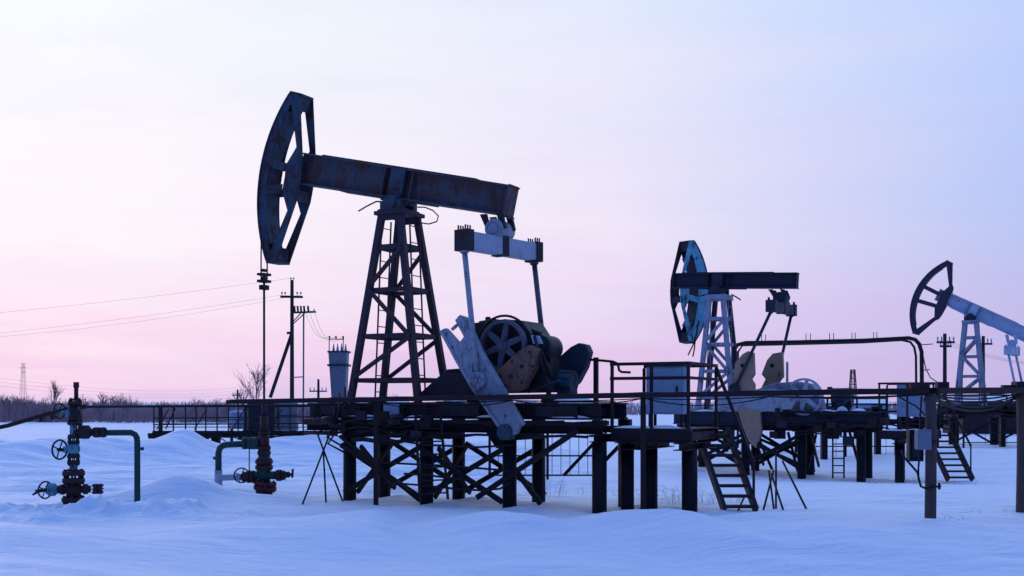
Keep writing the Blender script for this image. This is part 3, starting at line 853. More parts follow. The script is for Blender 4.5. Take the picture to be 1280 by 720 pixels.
for k, (x, y, x2, y2, v, r_) in enumerate(((668, 420, 682, 470, -.55, .03), (676, 436, 690, 474, -.5, .022), (598, 420, 600, 470, -.45, .03), (690, 448, 668, 446, .3, .03), (640, 404, 676, 418, -.2, .04), (660, 490, 700, 476, -.6, .025), (560, 478, 590, 462, -.25, .03))):
    MB().cyl(F1.p3(x, y, v), F1.p3(x2, y2, v), r_, n=8).build('brake_rod', 'gear', J1)
for k, (x, y) in enumerate(((640, 452), (662, 440), (666, 458), (652, 478), (632, 482), (626, 470))):
    u, z = F1.P(x, y, -.66); MB().cyl((u, -.675, z), (u, -.658, z), .022, n=6).build('weight_bolt', 'gear', cw)
for k, (x, y) in enumerate(((558, 418), (566, 434), (604, 480), (612, 494), (632, 520), (590, 436), (584, 412), (606, 462))):
    u, z = F1.P(x, y, -.88); MB().cyl((u, -.895, z), (u, -.878, z), .022, n=6).build('crank_bolt', 'wheel', crank1)
# bridle, carrier bar and polished rod over the well
rod_u = -2.41
br_ = MB()
for s in (-.12, .12): br_.cyl((rod_u+.005, s*.75, 5.0), (rod_u, s*.75, 4.15), .014, n=6)
bro = br_.build('bridle', 'cable', J1)
cb = MB()
for zz, hw, h in ((4.30, .06, .05), (4.22, .12, .045), (4.15, .06, .06), (4.09, .12, .05), (3.97, .085, .09)):
    cb.box((rod_u, 0, zz), (hw*1.3, hw*2.0, h))
cb.build('carrier_bar', 'cable', bro)
MB().cyl((rod_u, 0, .95), (rod_u, 0, 4.2), .022, n=8).build('polished_rod', 'steel', J1)
# loose cable ends on the tower top
lc = MB()
lc.tube([F1.p3(x, y, -.2) for x, y in ((484, 252), (470, 252), (458, 258), (448, 264))], .014, 6)
lc.tube([F1.p3(x, y, -.3) for x, y in ((522, 259), (531, 259), (541, 263), (548, 270), (546, 277), (536, 280), (522, 278), (513, 274))], .012, 6)
lc.build('loose_cable', 'cable', J1)

def more1(t):
    for v in (-.55, .55):
        MB().ibeam((-.95, v, 1.30), (4.9, v, 1.30), .115, .15, .014, .014).build('long_beam', 'under', t)
        for u in us1:
            MB().bb(u-.10, u+.10, v-.07, v+.07, 1.360, 1.468).build('spacer', 'under', t)
    for k in range(7):
        u = -.5+k*.83
        MB().bb(u-.04, u+.04, -.62, .62, 1.362, 1.44).build('cross_member', 'under', t)
    for (z_, r_) in ((1.40, .028), (1.43, .018), (1.20, .022)):
        MB().tube([(-.9+.4*i, -.70-.02*(i % 2), z_+.015*math.sin(i*1.7+z_*9)) for i in range(15)], r_, 7).build('service_pipe', 'rail', t)
    # lone braces of the third bay and a long slanting one
    MB().bar(F1.p3(641, 583, -.72), F1.p3(676, 630, -.72), .085, .05).build('brace', 'under', t)
    MB().bar(F1.p3(722, 538, -.86), F1.p3(596, 622, -.86), .085, .05).build('brace', 'under', t)
    MB().bar(F1.p3(748, 548, .4), F1.p3(705, 594, .4), .05, .04).build('brace', 'under', t)
    MB().bar(F1.p3(786, 545, .62), F1.p3(757, 575, .62), .06, .04).build('brace', 'under', t)
    MB().bar(F1.p3(425, 545, -.9), F1.p3(525, 626, -.9), .06, .04).build('brace', 'under', t)
foundation(F1, us1, (-.55, .55), 1.12, .118, 'black piles with crossed braces under the nearest rusty pumpjack', -.45,
           [(0, 1.612, -.55, .15), (1.612, 3.224, -.55, .12), (0, 1.612, .55, .15), (1.612, 3.224, .55, .12)], [(0, .15), (1.612, .12)], more1)

# ---------- second unit: pale tower, head swung aside
J2 = thing('pumpjack', 'mid-sized pumpjack with pale lattice tower and blue head swung aside behind its level dark beam', 'pumpjack', F2.W(0, 0, 0), F2.rz, 'pumpjacks in a row')
us2 = [0.0, 1.55, 3.08, 4.62]
sk2 = skid(J2, -.5, 5.1, .5, 1.142, 1.50, [0, .9, 1.8, 2.7, 3.6, 4.6], 'navy', ((2.3, 3.0, -.42, .42, 1.505), (3.7, 4.4, -.42, .42, 1.505)))
lumps([(3.7, -.45, 1.502, .35, .1, .06), (4.5, -.2, 1.531, .2, .2, .06), (2.4, -.5, 1.502, .2, .08, .07), (1.4, -.5, 1.502, .4, .06, .04), (4.1, -.35, 1.531, .15, .1, .12), (.4, -.5, 1.502, .3, .06, .05)], 5).build('snow_patch', 'snow', sk2)
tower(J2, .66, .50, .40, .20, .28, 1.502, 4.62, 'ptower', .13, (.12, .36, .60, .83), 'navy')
MB().bb(.66-.3, .66+.3, -.36, .36, 4.62, 4.76).build('tower_cap', 'ptower', J2, .006)
MB().cyl((.62, -.26, 4.92), (.62, .26, 4.92), .13, n=20).bb(.42, .88, -.25, -.14, 4.762, 4.93).bb(.42, .88, .14, .25, 4.762, 4.93).build('centre_bearing', 'navy', J2, .006)
B2, pt2 = walking_beam(J2, (.64, 0, 4.94), 2.8, .23, 1.33, 2.22, .42, .43, .27, 'navy', 'navy')
horsehead(J2, (.02, .34, 4.98), 0, 2.02, 47, (.76, .30), .40, 'skyblue', R(-112), rimw=.46, mats=('navy', 'skyblue', 'navy'))
t2 = pt2(-1.78, -.24, 0)
eq2 = equalizer(J2, (2.42, 0, 4.33), .95, .27, .22, R(-4), (t2.x-.1, t2.z), 'navy', 'navy', 'navy')
for s, q in ((-1, F2.p3(919, 486, -.8)), (1, F2.p3(968, 484, .8))):
    e = Matrix.Rotation(R(-4), 3, 'Z') @ Vector((0, s*.86, 0))
    pitman(J2, (2.42+e.x, e.y, 4.22), (q[0], s*.86, q[2]), .042, 'navy')
MB().prism(F2.poly([(896, 497), (905, 488), (960, 486), (992, 488), (996, 500), (990, 511), (940, 516), (898, 512)], -.75), -.80, -.68).build('crank', 'pale', J2, .015)
MB().prism(F2.poly([(905, 490), (975, 484), (985, 508), (910, 512)], .75), .68, .80).build('crank', 'pale', J2, .015)
for poly, v in (([(917, 482), (920, 454), (929, 443), (936, 439), (943, 441), (944, 468), (940, 474), (944, 480), (944, 489), (914, 490)], -.70),
                ([(951, 488), (958, 474), (953, 468), (960, 450), (967, 442), (979, 440), (980, 471), (975, 477), (979, 488)], .70),
                ([(922, 509), (951, 512), (953, 540), (946, 560), (937, 552), (929, 532)], -.70)):
    c = MB().prism(F2.poly(poly, v), v-.02-.09, v-.02+.09).build('counterweight', 'tan', J2, .015)
    if poly[0][1] < 500:
        x, y = (928, 457) if v < 0 else (965, 457)
        u, z = F2.P(x, y, v-.11); MB().cyl((u, v-.122, z), (u, v-.10, z), .055, n=12).build('hole_shade', 'cable', c)  # black disc laid on the weight for the shade inside a hole
g2 = MB().prism(F2.poly([(950, 510), (952, 486), (972, 479), (1000, 477), (1018, 480), (1026, 492), (1030, 512)], 0), -.35, .35)
g2.cyl(F2.p3(984, 480, 0), F2.p3(984, 452, 0), .035, n=8)
g2.build('gearbox', 'pale', J2, .03)
wc2 = F2.P(1005, 496, -.5)
spoked_wheel(J2, (wc2[0], -.50, wc2[1]), .50, .10, 'pale_clean', 6, 'belt_wheel', .06)
m2 = MB(); u, z = F2.P(1054, 497, 0)
m2.cyl((u-.28, 0, z), (u+.24, 0, z), .26, n=20).cyl((u, -.35, z), (u, .2, z), .22, n=18).cyl((u, -.42, z), (u, -.35, z), .1, n=12).bb(u-.2, u+.2, -.2, .2, 1.532, z).box((u-.35, 0, z+.22), (.12, .12, .14))
m2.build('electric_motor', 'teal', J2, .01)
lc = MB()
lc.tube([F2.p3(x, y, .1) for x, y in ((874, 400), (870, 420), (866, 432), (860, 444))], .022, 6)
lc.tube([F2.p3(x, y, .14) for x, y in ((872, 405), (869, 425), (868, 436), (866, 446))], .022, 6)
lc.tube([F2.p3(x, y, -.2) for x, y in ((914, 368), (920, 371), (926, 375))], .02, 6).tube([F2.p3(x, y, -.2) for x, y in ((886, 368), (880, 369), (876, 370))], .02, 6)
lc.build('loose_cable', 'cable', J2)
def more2(t):
    MB().ibeam((-.4, -.52, 1.062), (5.0, -.52, 1.062), .15, .10, .016, .014).build('long_beam', 'under', t)
    MB().ibeam((-.4, .52, 1.062), (5.0, .52, 1.062), .15, .10, .016, .014).build('long_beam', 'under', t)
    for (a, b, v) in ((0, 1.55, -.72), (1.55, 3.08, -.72), (1.55, 3.08, .72)):
        MB().bar((a, v, .12), (b, v, .75), .075, .05).build('brace', 'under', t)
        MB().bar((a, v-.06, .75), (b, v-.06, .12), .075, .05).build('brace', 'under', t)
    for k, (x, y0, y1) in enumerate(((1041, 540, 598), (1055, 540, 598))):
        p = F2.p3(x, y0, -.3); q = F2.p3(x, y1, -.3); MB().bar(p, q, .04, .03).build('ladder_rail', 'under', t)
    for k in range(6):
        p = F2.p3(1041, 546+k*9, -.3); q = F2.p3(1055, 546+k*9, -.3); MB().cyl(p, q, .016, n=6).build('ladder_rung', 'under', t)
    for k, (x, w_) in enumerate(((905, .3), (935, .22), (975, .3), (1040, .35), (1072, .2))):
        p = F2.p3(x, 543, -.62); MB().bb(p[0]-w_/2, p[0]+w_/2, -.66, -.60, p[2]-.12, p[2]+.1).build('bracket', 'under', t)
foundation(F2, us2, (-.5, .5), 1.02, .118, 'black piles with crossed braces under the pale pumpjack with the swung blue head', -.8,
           [(0, 1.55, -.5, .02), (1.55, 3.08, -.5, .0), (0, 1.55, .5, .02), (1.55, 3.08, .5, 0)], [(1.55, 0), (3.08, 0)], more2)

# ---------- third unit: pale blue beam at the right edge
J3 = thing('pumpjack', 'farthest pumpjack at the right edge with dark half-moon head and pale blue sloping beam', 'pumpjack', F3.W(0, 0), F3.rz, 'pumpjacks in a row')
us3 = [0, 1.6, 3.2, 4.8]
skid(J3, -.6, 5.2, .5, 1.242, 1.60, [0, 1, 2, 3, 4, 4.9], 'rust')
tower(J3, .66, .55, .42, .22, .28, 1.602, 5.05, 'ptower', .16, (.12, .36, .60, .83))
MB().bb(.66-.32, .66+.32, -.38, .38, 5.05, 5.18).build('tower_cap', 'ptower', J3, .006)
MB().cyl((.66, -.28, 5.33), (.66, .28, 5.33), .14, n=20).bb(.42, .88, -.27, -.15, 5.182, 5.35).bb(.42, .88, .15, .27, 5.182, 5.35).build('centre_bearing', 'navy', J3, .006)
B3, pt3 = walking_beam(J3, (.66, 0, 5.36), 28, .25, 1.62, 2.55, .52, .58, .28, 'palejack', 'palejack')
horsehead(J3, (.66, 0, 5.50), 24.5, 2.42, 43, (1.02, .44), .36, 'jackhead', rimw=.24)
t3 = pt3(-1.75, -.24, 0)
eq3 = equalizer(J3, (2.25, 0, 3.88), .80, .32, .26, R(-8), (t3.x, t3.z), 'palejack', 'palejack', 'palejack')
for s in (-1, 1):
    pitman(J3, (2.25+s*.1, s*.7, 3.75), (2.55+s*.1, s*.75, 2.2), .05, 'palejack')
    MB().prism([(2.2, 2.3), (2.9, 2.35), (3.6, 1.6), (3.2, 1.3), (2.3, 1.9)], s*.62-.06, s*.62+.06).build('crank', 'rust', J3, .015)
MB().prism([(2.4, 1.602), (2.4, 2.5), (3.3, 2.6), (3.8, 2.0), (3.8, 1.602)], -.35, .35).build('gearbox', 'rust', J3, .03)
foundation(F3, us3, (-.5, .5), 1.12, .16, 'dark piles with one crossed brace under the farthest pumpjack at the right edge', -.5, [(0, 1.6, -.5, .05), (1.6, 3.2, -.5, .05)])

# ------------------------------------------------------------------ service platforms with railing and stairs
def service_platform(F, u0, u1, v0, v1, zd, ztop, piles, stair, label, mat='steel'):
    t = thing('service_platform', label, 'platform', F.W(0, 0), F.rz, 'service platforms')
    d = MB()
    for v in (v0+.06, v1-.06): d.ibeam((u0, v, zd-.10), (u1, v, zd-.10), .20, .11, .02, .016)
    for u in (u0+.08, (u0+u1)/2, u1-.08): d.bb(u-.04, u+.04, v0+.13, v1-.13, zd-.17, zd-.03)
    d.bb(u0+.01, u1-.01, v0+.01, v1-.01, zd+.002, zd+.022)
    d.build('deck', mat, t)
    for (u, v, r, zb) in piles:
        MB().cyl((u, v, zb), (u, v, zd-.32), r, n=18).build('pile', 'pile', t)
        MB().ibeam((u, v0-.05, zd-.262), (u, v1+.05, zd-.262), .118, .20, .016, .014, (1, 0, 0)).build('cap_beam', mat, t)
    # railing: near side, then the return along the stair end
    r = MB(); a = .045
    zm = zd+(ztop-zd)*.78
    for (u, v) in ((u0+.03, v0+.03), ((u0+u1)/2+.02, v0+.03), (u1-.05, v0+.03), (u1-.05, v1-.03), (u0+.03, v1-.03)):
        r.bb(u-a/2, u+a/2, v-a/2, v+a/2, zd+.022, ztop-.026)
    for zz in (ztop, zm):
        r.bar((u0, v0+.03, zz), (u1-.02, v0+.03, zz), .05, .048)
        r.bar((u1-.05, v0+.057, zz+.001), (u1-.05, v1, zz+.001), .046, .046, (1, 0, 0))
    r.bar((u0+.03, v1-.03, ztop), (u1-.08, v1-.03, ztop), .05, .048)
    r.build('railing', 'rail', t)
    # stairs: stringers and treads, treads square to the line of sight across the yard
    (ux, vx), (uy, vy), wdt, zb = stair
    st = MB()
    td = Vector((F.u.x, F.v.x, 0))                                  # the world x axis seen in the platform's own axes
    p0 = Vector((ux, vx, zd-.02)); p1 = Vector((uy, vy, zb))
    for k in (-1, 1):
        st.bar(p0+td*(k*wdt/2), p1+td*(k*wdt/2), .19, .06, td)
    st.build('stringer', mat, t)
    n = 8
    for i in range(n):
        f = (i+.6)/n
        c = p0.lerp(p1, f)
        MB().bar(c-td*(wdt/2-.032), c+td*(wdt/2-.032), .045, .17, td.cross(Vector((0, 0, 1)))).build('tread', mat, t)
    lumps([(u0+.35, v0+.10, zd+.022, .3, .09, .04), (u1-.5, v0+.12, zd+.022, .35, .10, .05), (u0+.9, v0+.2, zd+.022, .2, .12, .05)], 9).build('snow_patch', 'snow', t)
    h = MB()
    e = p0.lerp(p1, .92)+td*(wdt/2)
    h.bar((u1-.05, v1-.03, ztop-.03), (e.x, e.y, e.z+(ztop-zd)*.62), .05, .045)
    h.bar((e.x, e.y, e.z+(ztop-zd)*.62), (e.x, e.y, e.z), .035, .035)
    h.build('hand_rail', 'rail', t)
    return t
pil = F1.P(862, 641, .05)
service_platform(F1, 4.95, 6.30, -.40, 1.10, 1.32, 2.36,
                 [(F1.P(812, 600, .20)[0], .20, .13, -.4), (F1.P(862, 600, .05)[0], .05, .125, -.4), (F1.P(784, 600, -.15)[0], -.15, .11, -.4)],
                 ((6.24, .88), (6.86, .36), .50, .04), 'black railed service platform with steep stairs between the nearest and the second pumpjack')
service_platform(F2, 5.05, 6.45, -.55, .75, 1.0, 2.24, [(5.55, -.30, .12, -.8), (5.50, .3, .10, -.8)],
                 ((6.40, .40), (7.0, -.10), .62, -.22), 'far railed service platform with steep stairs behind the wooden post with grey box')

def cabinet(F, u, v, z, d, label, legs, mat='cab'):
    p = F.W(u, v)
    t = thing('control_cabinet', label, 'cabinet', (p.x, p.y, z), F.rz, 'control cabinets')
    w_, dp, h = d
    b = MB().bb(-w_/2, w_/2, -dp/2, dp/2, legs, legs+h).build('cabinet_body', mat, t, .012)
    MB().bb(-w_/2+.03, w_/2-.03, -dp/2-.012, -dp/2-.001, legs+.03, legs+h-.03).build('door', mat, t, .005)
    MB().bb(w_/2-.12, w_/2-.09, -dp/2-.035, -dp/2-.012, legs+h*.45, legs+h*.58).build('handle', 'cable', t)
    MB().bb(-w_/2-.02, w_/2+.02, -dp/2-.03, dp/2+.02, legs+h+.001, legs+h+.03).build('roof', 'steel', t)
    for su in (-1, 1):
        for sv in (-1, 1):
            MB().bb(su*(w_/2-.05)-.02, su*(w_/2-.05)+.02, sv*(dp/2-.05)-.02, sv*(dp/2-.05)+.02, 0, legs).build('leg', 'steel', t)
    return t
ua, _ = F1.P(808, 500, -.05); ub, zb_ = F1.P(855, 518, -.05); _, zt_ = F1.P(830, 458, -.05)
cabinet(F1, (ua+ub)/2, .10, 1.345, (ub-ua, .34, zt_-zb_), 'pale blue metal cabinet behind the railing of the nearer service platform', zb_-1.345)
ua, _ = F2.P(1121, 500, -.25); ub, zb_ = F2.P(1161, 521, -.25); _, zt_ = F2.P(1140, 480, -.25)
cabinet(F2, (ua+ub)/2, -.10, 1.022, (ub-ua, .34, zt_-zb_), 'pale blue metal cabinet on the far service platform behind the wooden post', zb_-1.022)

# bent handrail pipe beyond the motor of the nearest unit
t = thing('handrail_pipe', 'thin bent handrail pipe on a short post right of the nearest motor', 'handrail', F1.W(0, 0), F1.rz)
MB().tube([F1.p3(x, y, .62) for x, y in ((660, 447), (700, 447.5), (745, 450), (766, 452), (771, 454), (773, 458), (774, 463), (777, 465), (788, 465.5))], .022, 8).build('top_pipe', 'rail', t)
u, z = F1.P(745, 449, .62)
MB().bb(u-.035, u+.035, .585, .655, 1.733, z+.03).build('post', 'rail', t)
for o in (t,): o.location.z = 0

# ------------------------------------------------------------------ cable rack in front
rk = thing('cable_rack', 'long rusty cable rack on thin posts running across the whole yard at eye height', 'cable rack')
A = Vector((at(288, 20.2), 20.2, zt(503.5, 20.2))); D = Vector((at(1162, 15.54), 15.54, zt(490, 15.54))); G = Vector((at(1277, 17.5), 17.5, zt(489, 17.5)))
Hh = G+(G-D)*.9
def along(px):
    # point on the first straight run under the given pixel column
    k = (px-CX)/FPX; dx, dy = D.x-A.x, D.y-A.y
    f = (k*A.y-A.x)/(dx-k*dy); return A+(D-A)*f
m = MB()
for p, q in ((A, D), (D, G), (G, Hh)):
    d = (q-p).normalized()
    sd = Vector((-d.y, d.x, 0)).normalized()
    m.bar(p, q, .035, .20, sd)
    for s in (-1, 1): m.bar(p+sd*(s*.115)+Vector((0, 0, .015)), q+sd*(s*.115)+Vector((0, 0, .015)), .07 if p is A else .09, .028, sd)
m.build('tray', 'rail', rk)
m = MB()
def sag(p, q, s, n=14): return [p.lerp(q, i/n)-Vector((0, 0, s*4*(i/n)*(1-i/n))) for i in range(n+1)]
rnd = random.Random(5)
posts_px = [470, 640, 804, 960, 1162]
for k in range(4):
    off = Vector((0, -.03+.03*k, .035+.012*(k % 2)))
    pts = [A.lerp(D, i/40)+off+Vector((0, 0, .012*noise.noise((i*.4, k*3.0, 0)))) for i in range(41)]
    m.tube(pts, .014, 6)
for k in range(3):
    for a, b in zip([430]+posts_px, posts_px):
        p, q = along(a), along(b)
        if k == 1 and a > 600: continue
        m.tube(sag(p+Vector((0, -.1, -.03)), q+Vector((0, -.1, -.03)), rnd.uniform(.01, .05)*(k+.6), 10), .009, 5)
for k in range(5):
    m.tube(sag(D+Vector((0, -.08+.05*k, -.04)), G+Vector((0, -.08+.05*k, -.02*k)), .03+.05*k, 14), .013, 6)
    m.tube(sag(G+Vector((0, -.08+.05*k, -.02*k)), Hh+Vector((0, -.08+.05*k, 0)), .04+.03*k, 8), .013, 6)
m.build('cable', 'cable', rk)
for px in (470, 804):
    p = along(px)
    MB().bb(p.x-.04, p.x+.04, p.y-.035, p.y+.035, gz(p.x, p.y)-.3, p.z-.019).build('post', 'rail', rk)
p = along(620)
# clutter at the right-hand bend
m = MB()
for (x, y, wd, h) in ((1150, 487, .25, .08), (1176, 486, .16, .12)):
    q = D+(G-D)*((x-1162)/115.0 if x > 1162 else 0)
    m.box((q.x-(.15 if x < 1162 else 0), q.y, q.z+.08), (wd, .12, h))
m.box((G.x+.05, G.y, G.z+.09), (.34, .2, .12)); m.box((G.x-.25, G.y-.1, G.z+.06), (.2, .1, .07))
m.build('clamp', 'steel', rk)

def wood_post(p, w_, ztop, label):
    z0 = gz(p.x, p.y)-.4
    n = 12; m = MB(); rows = 24
    for i in range(rows+1):
        z = z0+(ztop-z0)*i/rows
        for k in range(n):
            a = 2*math.pi*k/n
            rr = w_/2*(1+.06*noise.noise((math.cos(a)*1.5+p.x, math.sin(a)*1.5, z*.8)))*(1.03-.06*i/rows)
            m.v.append((p.x+rr*math.cos(a)+.012*math.sin(z*1.3), p.y+rr*math.sin(a), z))
    for i in range(rows):
        for k in range(n):
            m.f.append((i*n+k, i*n+(k+1) % n, (i+1)*n+(k+1) % n, (i+1)*n+k)); m.sm.append(True)
    m.f.append(tuple(rows*n+k for k in range(n))); m.sm.append(False)
    return tag(m.build('wooden_post', 'wood'), label, 'post', 'wooden posts of the cable rack')
wood_post(D+Vector((0, -.02, 0)), .155, D.z-.02, 'thick weathered wooden post carrying a grey junction box')
wood_post(G, .165, G.z-.02, 'thick weathered wooden post at the right edge with no box')
# junction box on the post
bx = D+Vector((-.14, -.16, 0)); sc_ = D.y/FPX
jb = thing('junction_box', 'small grey junction box fixed to the wooden post', 'junction box', (bx.x, bx.y, zt(562, bx.y)))
MB().bb(-.105, .085, -.07, .07, 0, zt(537, bx.y)-zt(562, bx.y)).build('box_body', 'grey', jb, .01)
MB().bb(-.09, .07, -.082, -.071, .02, .25).build('lid', 'grey', jb, .004)
MB().bb(.09, .16, -.03, .03, .08, .14).build('bracket', 'steel', jb)
b2 = thing('junction_box', 'black switch box behind the grey one on the wooden post', 'switch box', (D.x-.17, D.y+.12, zt(577, D.y)))
MB().bb(-.09, .11, -.07, .07, 0, .44).build('box_body', 'cable', b2, .01)
MB().bb(-.05, .07, -.09, -.071, .06, .38).build('lid', 'navy', b2, .004)
pc = MB().tube([(at(x, D.y-.12), D.y-.12, zt(y, D.y)) for x, y in ((1127, 563), (1131, 572), (1140, 582), (1147, 590), (1149, 600), (1151, 607), (1158, 610), (1166, 608), (1176, 607))], .016, 6)
pc.tube([(at(x, D.y-.1), D.y-.1, zt(y, D.y)) for x, y in ((1148, 600), (1148, 585), (1150, 560), (1150, 520), (1152, 495))], .013, 6)
pc.cyl((at(1174, D.y-.12), D.y-.12, zt(611, D.y)), (at(1174, D.y-.12), D.y-.12, zt(603, D.y)), .02, n=8)
tag(pc.build('drop_cable', 'cable'), 'black cable looping down round the wooden post below the junction box', 'cable')
cb_ = MB().tube([(at(x, 16.2), 16.2, zt(y, 16.2)) for x, y in ((1118, 488), (1124, 496), (1134, 502), (1144, 507), (1152, 514), (1157, 520))], .012, 6)
tag(cb_.build('loop_cable', 'cable'), 'black cable curving from the rack down to the wooden post', 'cable')

# ------------------------------------------------------------------ rails, ladder and far fence under the nearest unit
pb = thing('pipe_barrier', 'low barrier of thin bent pipes in front of the nearest black piles', 'barrier')
def wp(px, py, Y): return Vector((at(px, Y), Y, zt(py, Y)))
for pts in (((473, 550, 19.0), (500, 551, 18.9), (530, 556, 18.75), (600, 559, 18.4), (640, 556, 18.2)),
            ((473, 578, 19.0), (511, 580, 18.85), (555, 582, 18.6), (620, 587, 18.25), (640, 590, 18.15)),
            ((478, 603, 19.0), (520, 606, 18.75), (560, 610, 18.55), (600, 613, 18.35), (625, 611, 18.2), (640, 602, 18.15)),
            ((505, 592, 18.7), (535, 594, 18.6), (580, 600, 18.4))):
    MB().tube([wp(*p) for p in pts], .018, 7).build('rail', 'rail', pb)
ld = thing('ladder', 'narrow steel ladder leaning against the deck among the crossed braces', 'ladder')
L0, L1, R0, R1 = wp(519, 512, 18.95), wp(525, 626, 18.55), wp(550, 512, 18.85), wp(560, 624, 18.45)
for a, b in ((L0, L1), (R0, R1)): MB().bar(a, b, .045, .03).build('side_rail', 'rail', ld)
for i in range(7):
    f = (i+.5)/7
    MB().cyl(L0.lerp(L1, f), R0.lerp(R1, f), .014, n=6).build('rung', 'rail', ld)
pl = MB().bb(-.035, .035, -.035, .035, -.3, 1.15)
def fence_panel(x0, x1, Y, z0, z1, label, rails=(0, .5, 1), step=.16, rot=0.0):
    t = thing('wire_fence', label, 'fence', (x0, Y, 0), rot, 'wire fences beyond the pumping units')
    L = x1-x0
    m = MB()
    n = int(L/step)
    for i in range(n+1): m.cyl((i*L/n, 0, z0), (i*L/n, 0, z1), .008, n=5)
    m.build('wires', 'rail', t)
    for f in rails: MB().bar((0, 0, z0+(z1-z0)*f), (L, 0, z0+(z1-z0)*f), .035, .03).build('rail', 'rail', t)
    k = max(2, int(L/1.3)+1)
    for i in range(k):
        x = i*L/(k-1); MB().bb(x-.03, x+.03, .018, .078, -.5, z1+.03).build('post', 'rail', t)
    return t
fence_panel(at(612, 25.5), at(757, 25.5), 25.5, zt(594, 25.5), zt(540, 25.5), 'low wire fence panel seen between the near piles', (0, .45, .9), .2)
fence_panel(at(995, 36), at(1120, 36), 36, zt(585, 36), zt(540, 36), 'low wire fence behind the piles of the second pumpjack', (.2, .6, 1), .3)
fence_panel(at(1205, 42), at(1285, 42), 42, zt(556, 42), zt(528, 42), 'low wire fence in front of the farthest pumpjack piles', (.1, .55, 1), .6)

rnd = random.Random(41)
pbn = thing('pipe_bundle', 'tangle of dark pipes and cables slung under the left half of the nearest deck', 'pipe bundle', F1.W(0, 0), F1.rz)
for k in range(9):
    y0 = rnd.uniform(522, 548); x0 = rnd.uniform(404, 470); x1 = x0+rnd.uniform(50, 150); v = -.72-.03*k
    pts = []
    for i in range(9):
        f = i/8
        u, z = F1.P(x0+(x1-x0)*f, y0+rnd.uniform(-3, 3)+4*math.sin(f*3+k), v); pts.append((u, v, z))
    MB().tube(pts, rnd.choice((.012, .018, .03, .04)), 7).build('pipe', rnd.choice(('under', 'rail', 'under', 'gear')), pbn)
for k in range(12):
    x = rnd.uniform(404, 560); y = rnd.uniform(514, 548); v = -.80-.02*k
    u, z = F1.P(x, y, v)
    if k % 3 == 0:
        MB().cyl((u-.12, v, z), (u+.12, v, z+.02), rnd.uniform(.05, .08), n=10).build('valve', 'gear', pbn)
    else:
        MB().bb(u-rnd.uniform(.04, .14), u+rnd.uniform(.04, .14), v-.02, v+.02, z-rnd.uniform(.03, .09), z+rnd.uniform(.03, .09)).build('bracket', rnd.choice(('under', 'steel', 'rail')), pbn)
for k in range(5):
    x = rnd.uniform(410, 436); u, z = F1.P(x, 505+k*8, -.7)
    MB().tube([(u, -.7, z+.3), (u+.05, -.75, z), (u-.08*k*.4, -.8, z-.25), (u+.15, -.7, z-.4)], .02, 6).build('hose', 'cable', pbn)

# ------------------------------------------------------------------ tripods of rod
def rods(name, lst, Y, label, r=.018):
    t = thing(name, label, 'tripod', (0, 0, 0), 0, 'rod tripods standing in the snow')
    for i, (a, b, c, d, dy0, dy1) in enumerate(lst):
        MB().cyl((at(a, Y+dy0), Y+dy0, zt(b, Y+dy0)), (at(c, Y+dy1), Y+dy1, zt(d, Y+dy1)-.12), r, n=7).build('leg', 'cable', t)
    return t
rods('rod_tripod', [(412, 543, 374, 632, .1, -.35), (397, 543, 429, 620, .0, .15), (404, 562, 408, 628, .05, -.2)], 19.4, 'tall tripod of thin rods beside the leftmost black pile', .016)
rods('rod_tripod', [(967, 588, 951, 641, .2, -.1), (961, 588, 969, 640, .3, .1), (964, 592, 984, 643, .25, -.2), (970, 570, 970, 639, .3, .2), (978, 576, 1016, 643, .35, -.1), (930, 622, 916, 643, .2, -.2)], 17.9, 'spread tripod of thin rods right of the near stairs', .017)

# ------------------------------------------------------------------ wellheads
def flange(m, o, d, r, w_, n=18, bolts=8):
    o = Vector(o); d = Vector(d).normalized()
    m.cyl(o-d*(w_/2), o+d*(w_/2), r, n=n)
    a = d.orthogonal().normalized(); b = d.cross(a)
    for k in range(bolts):
        t = 2*math.pi*k/bolts
        c = o+a*(math.cos(t)*r*.8)+b*(math.sin(t)*r*.8)
        m.cyl(c-d*(w_*.95), c+d*(w_*.95), r*.11, n=6)
def handwheel(t, c, ax, r, mat, nm='handwheel'):
    m = MB().torus(c, ax, r, r*.10, 22, 7)
    ax = Vector(ax).normalized(); a = ax.orthogonal().normalized(); b = ax.cross(a); c = Vector(c)
    for k in range(4):
        th = math.pi*k/4*2+.5; m.cyl(c+ax*(-.01), c+(a*math.cos(th)+b*math.sin(th))*r, r*.075, n=6)
    m.cyl(c-ax*r*.18, c+ax*r*.18, r*.2, n=10)
    return m.build(nm, mat, t)

W0 = Vector((at(92, 18.2), 18.2, 0)); S0 = FPX/18.2
w0 = thing('wellhead', 'tall light blue and rusty wellhead with handwheels standing at the left', 'wellhead', W0, R(12), 'wellheads in the snow')
def Z0(py): return (637-py)/S0
def X0(px): return (px-92)/S0
m = MB(); m.cyl((0, 0, -.3), (0, 0, Z0(630)), .15, n=20); flange(m, (0, 0, Z0(633)), (0, 0, 1), .185, .07); flange(m, (0, 0, Z0(624)), (0, 0, 1), .185, .07)
m.build('base_flange', 'rust', w0)
m = MB().cyl((0, 0, Z0(622)), (0, 0, Z0(602)), .115, n=20).cyl((-.25, 0, Z0(611)), (.26, 0, Z0(611)), .06, n=14)
m.build('tubing_head', 'rust', w0)
m = MB(); flange(m, (0, 0, Z0(600)), (0, 0, 1), .175, .07); flange(m, (0, 0, Z0(591)), (0, 0, 1), .175, .07); m.build('flange', 'rust', w0)
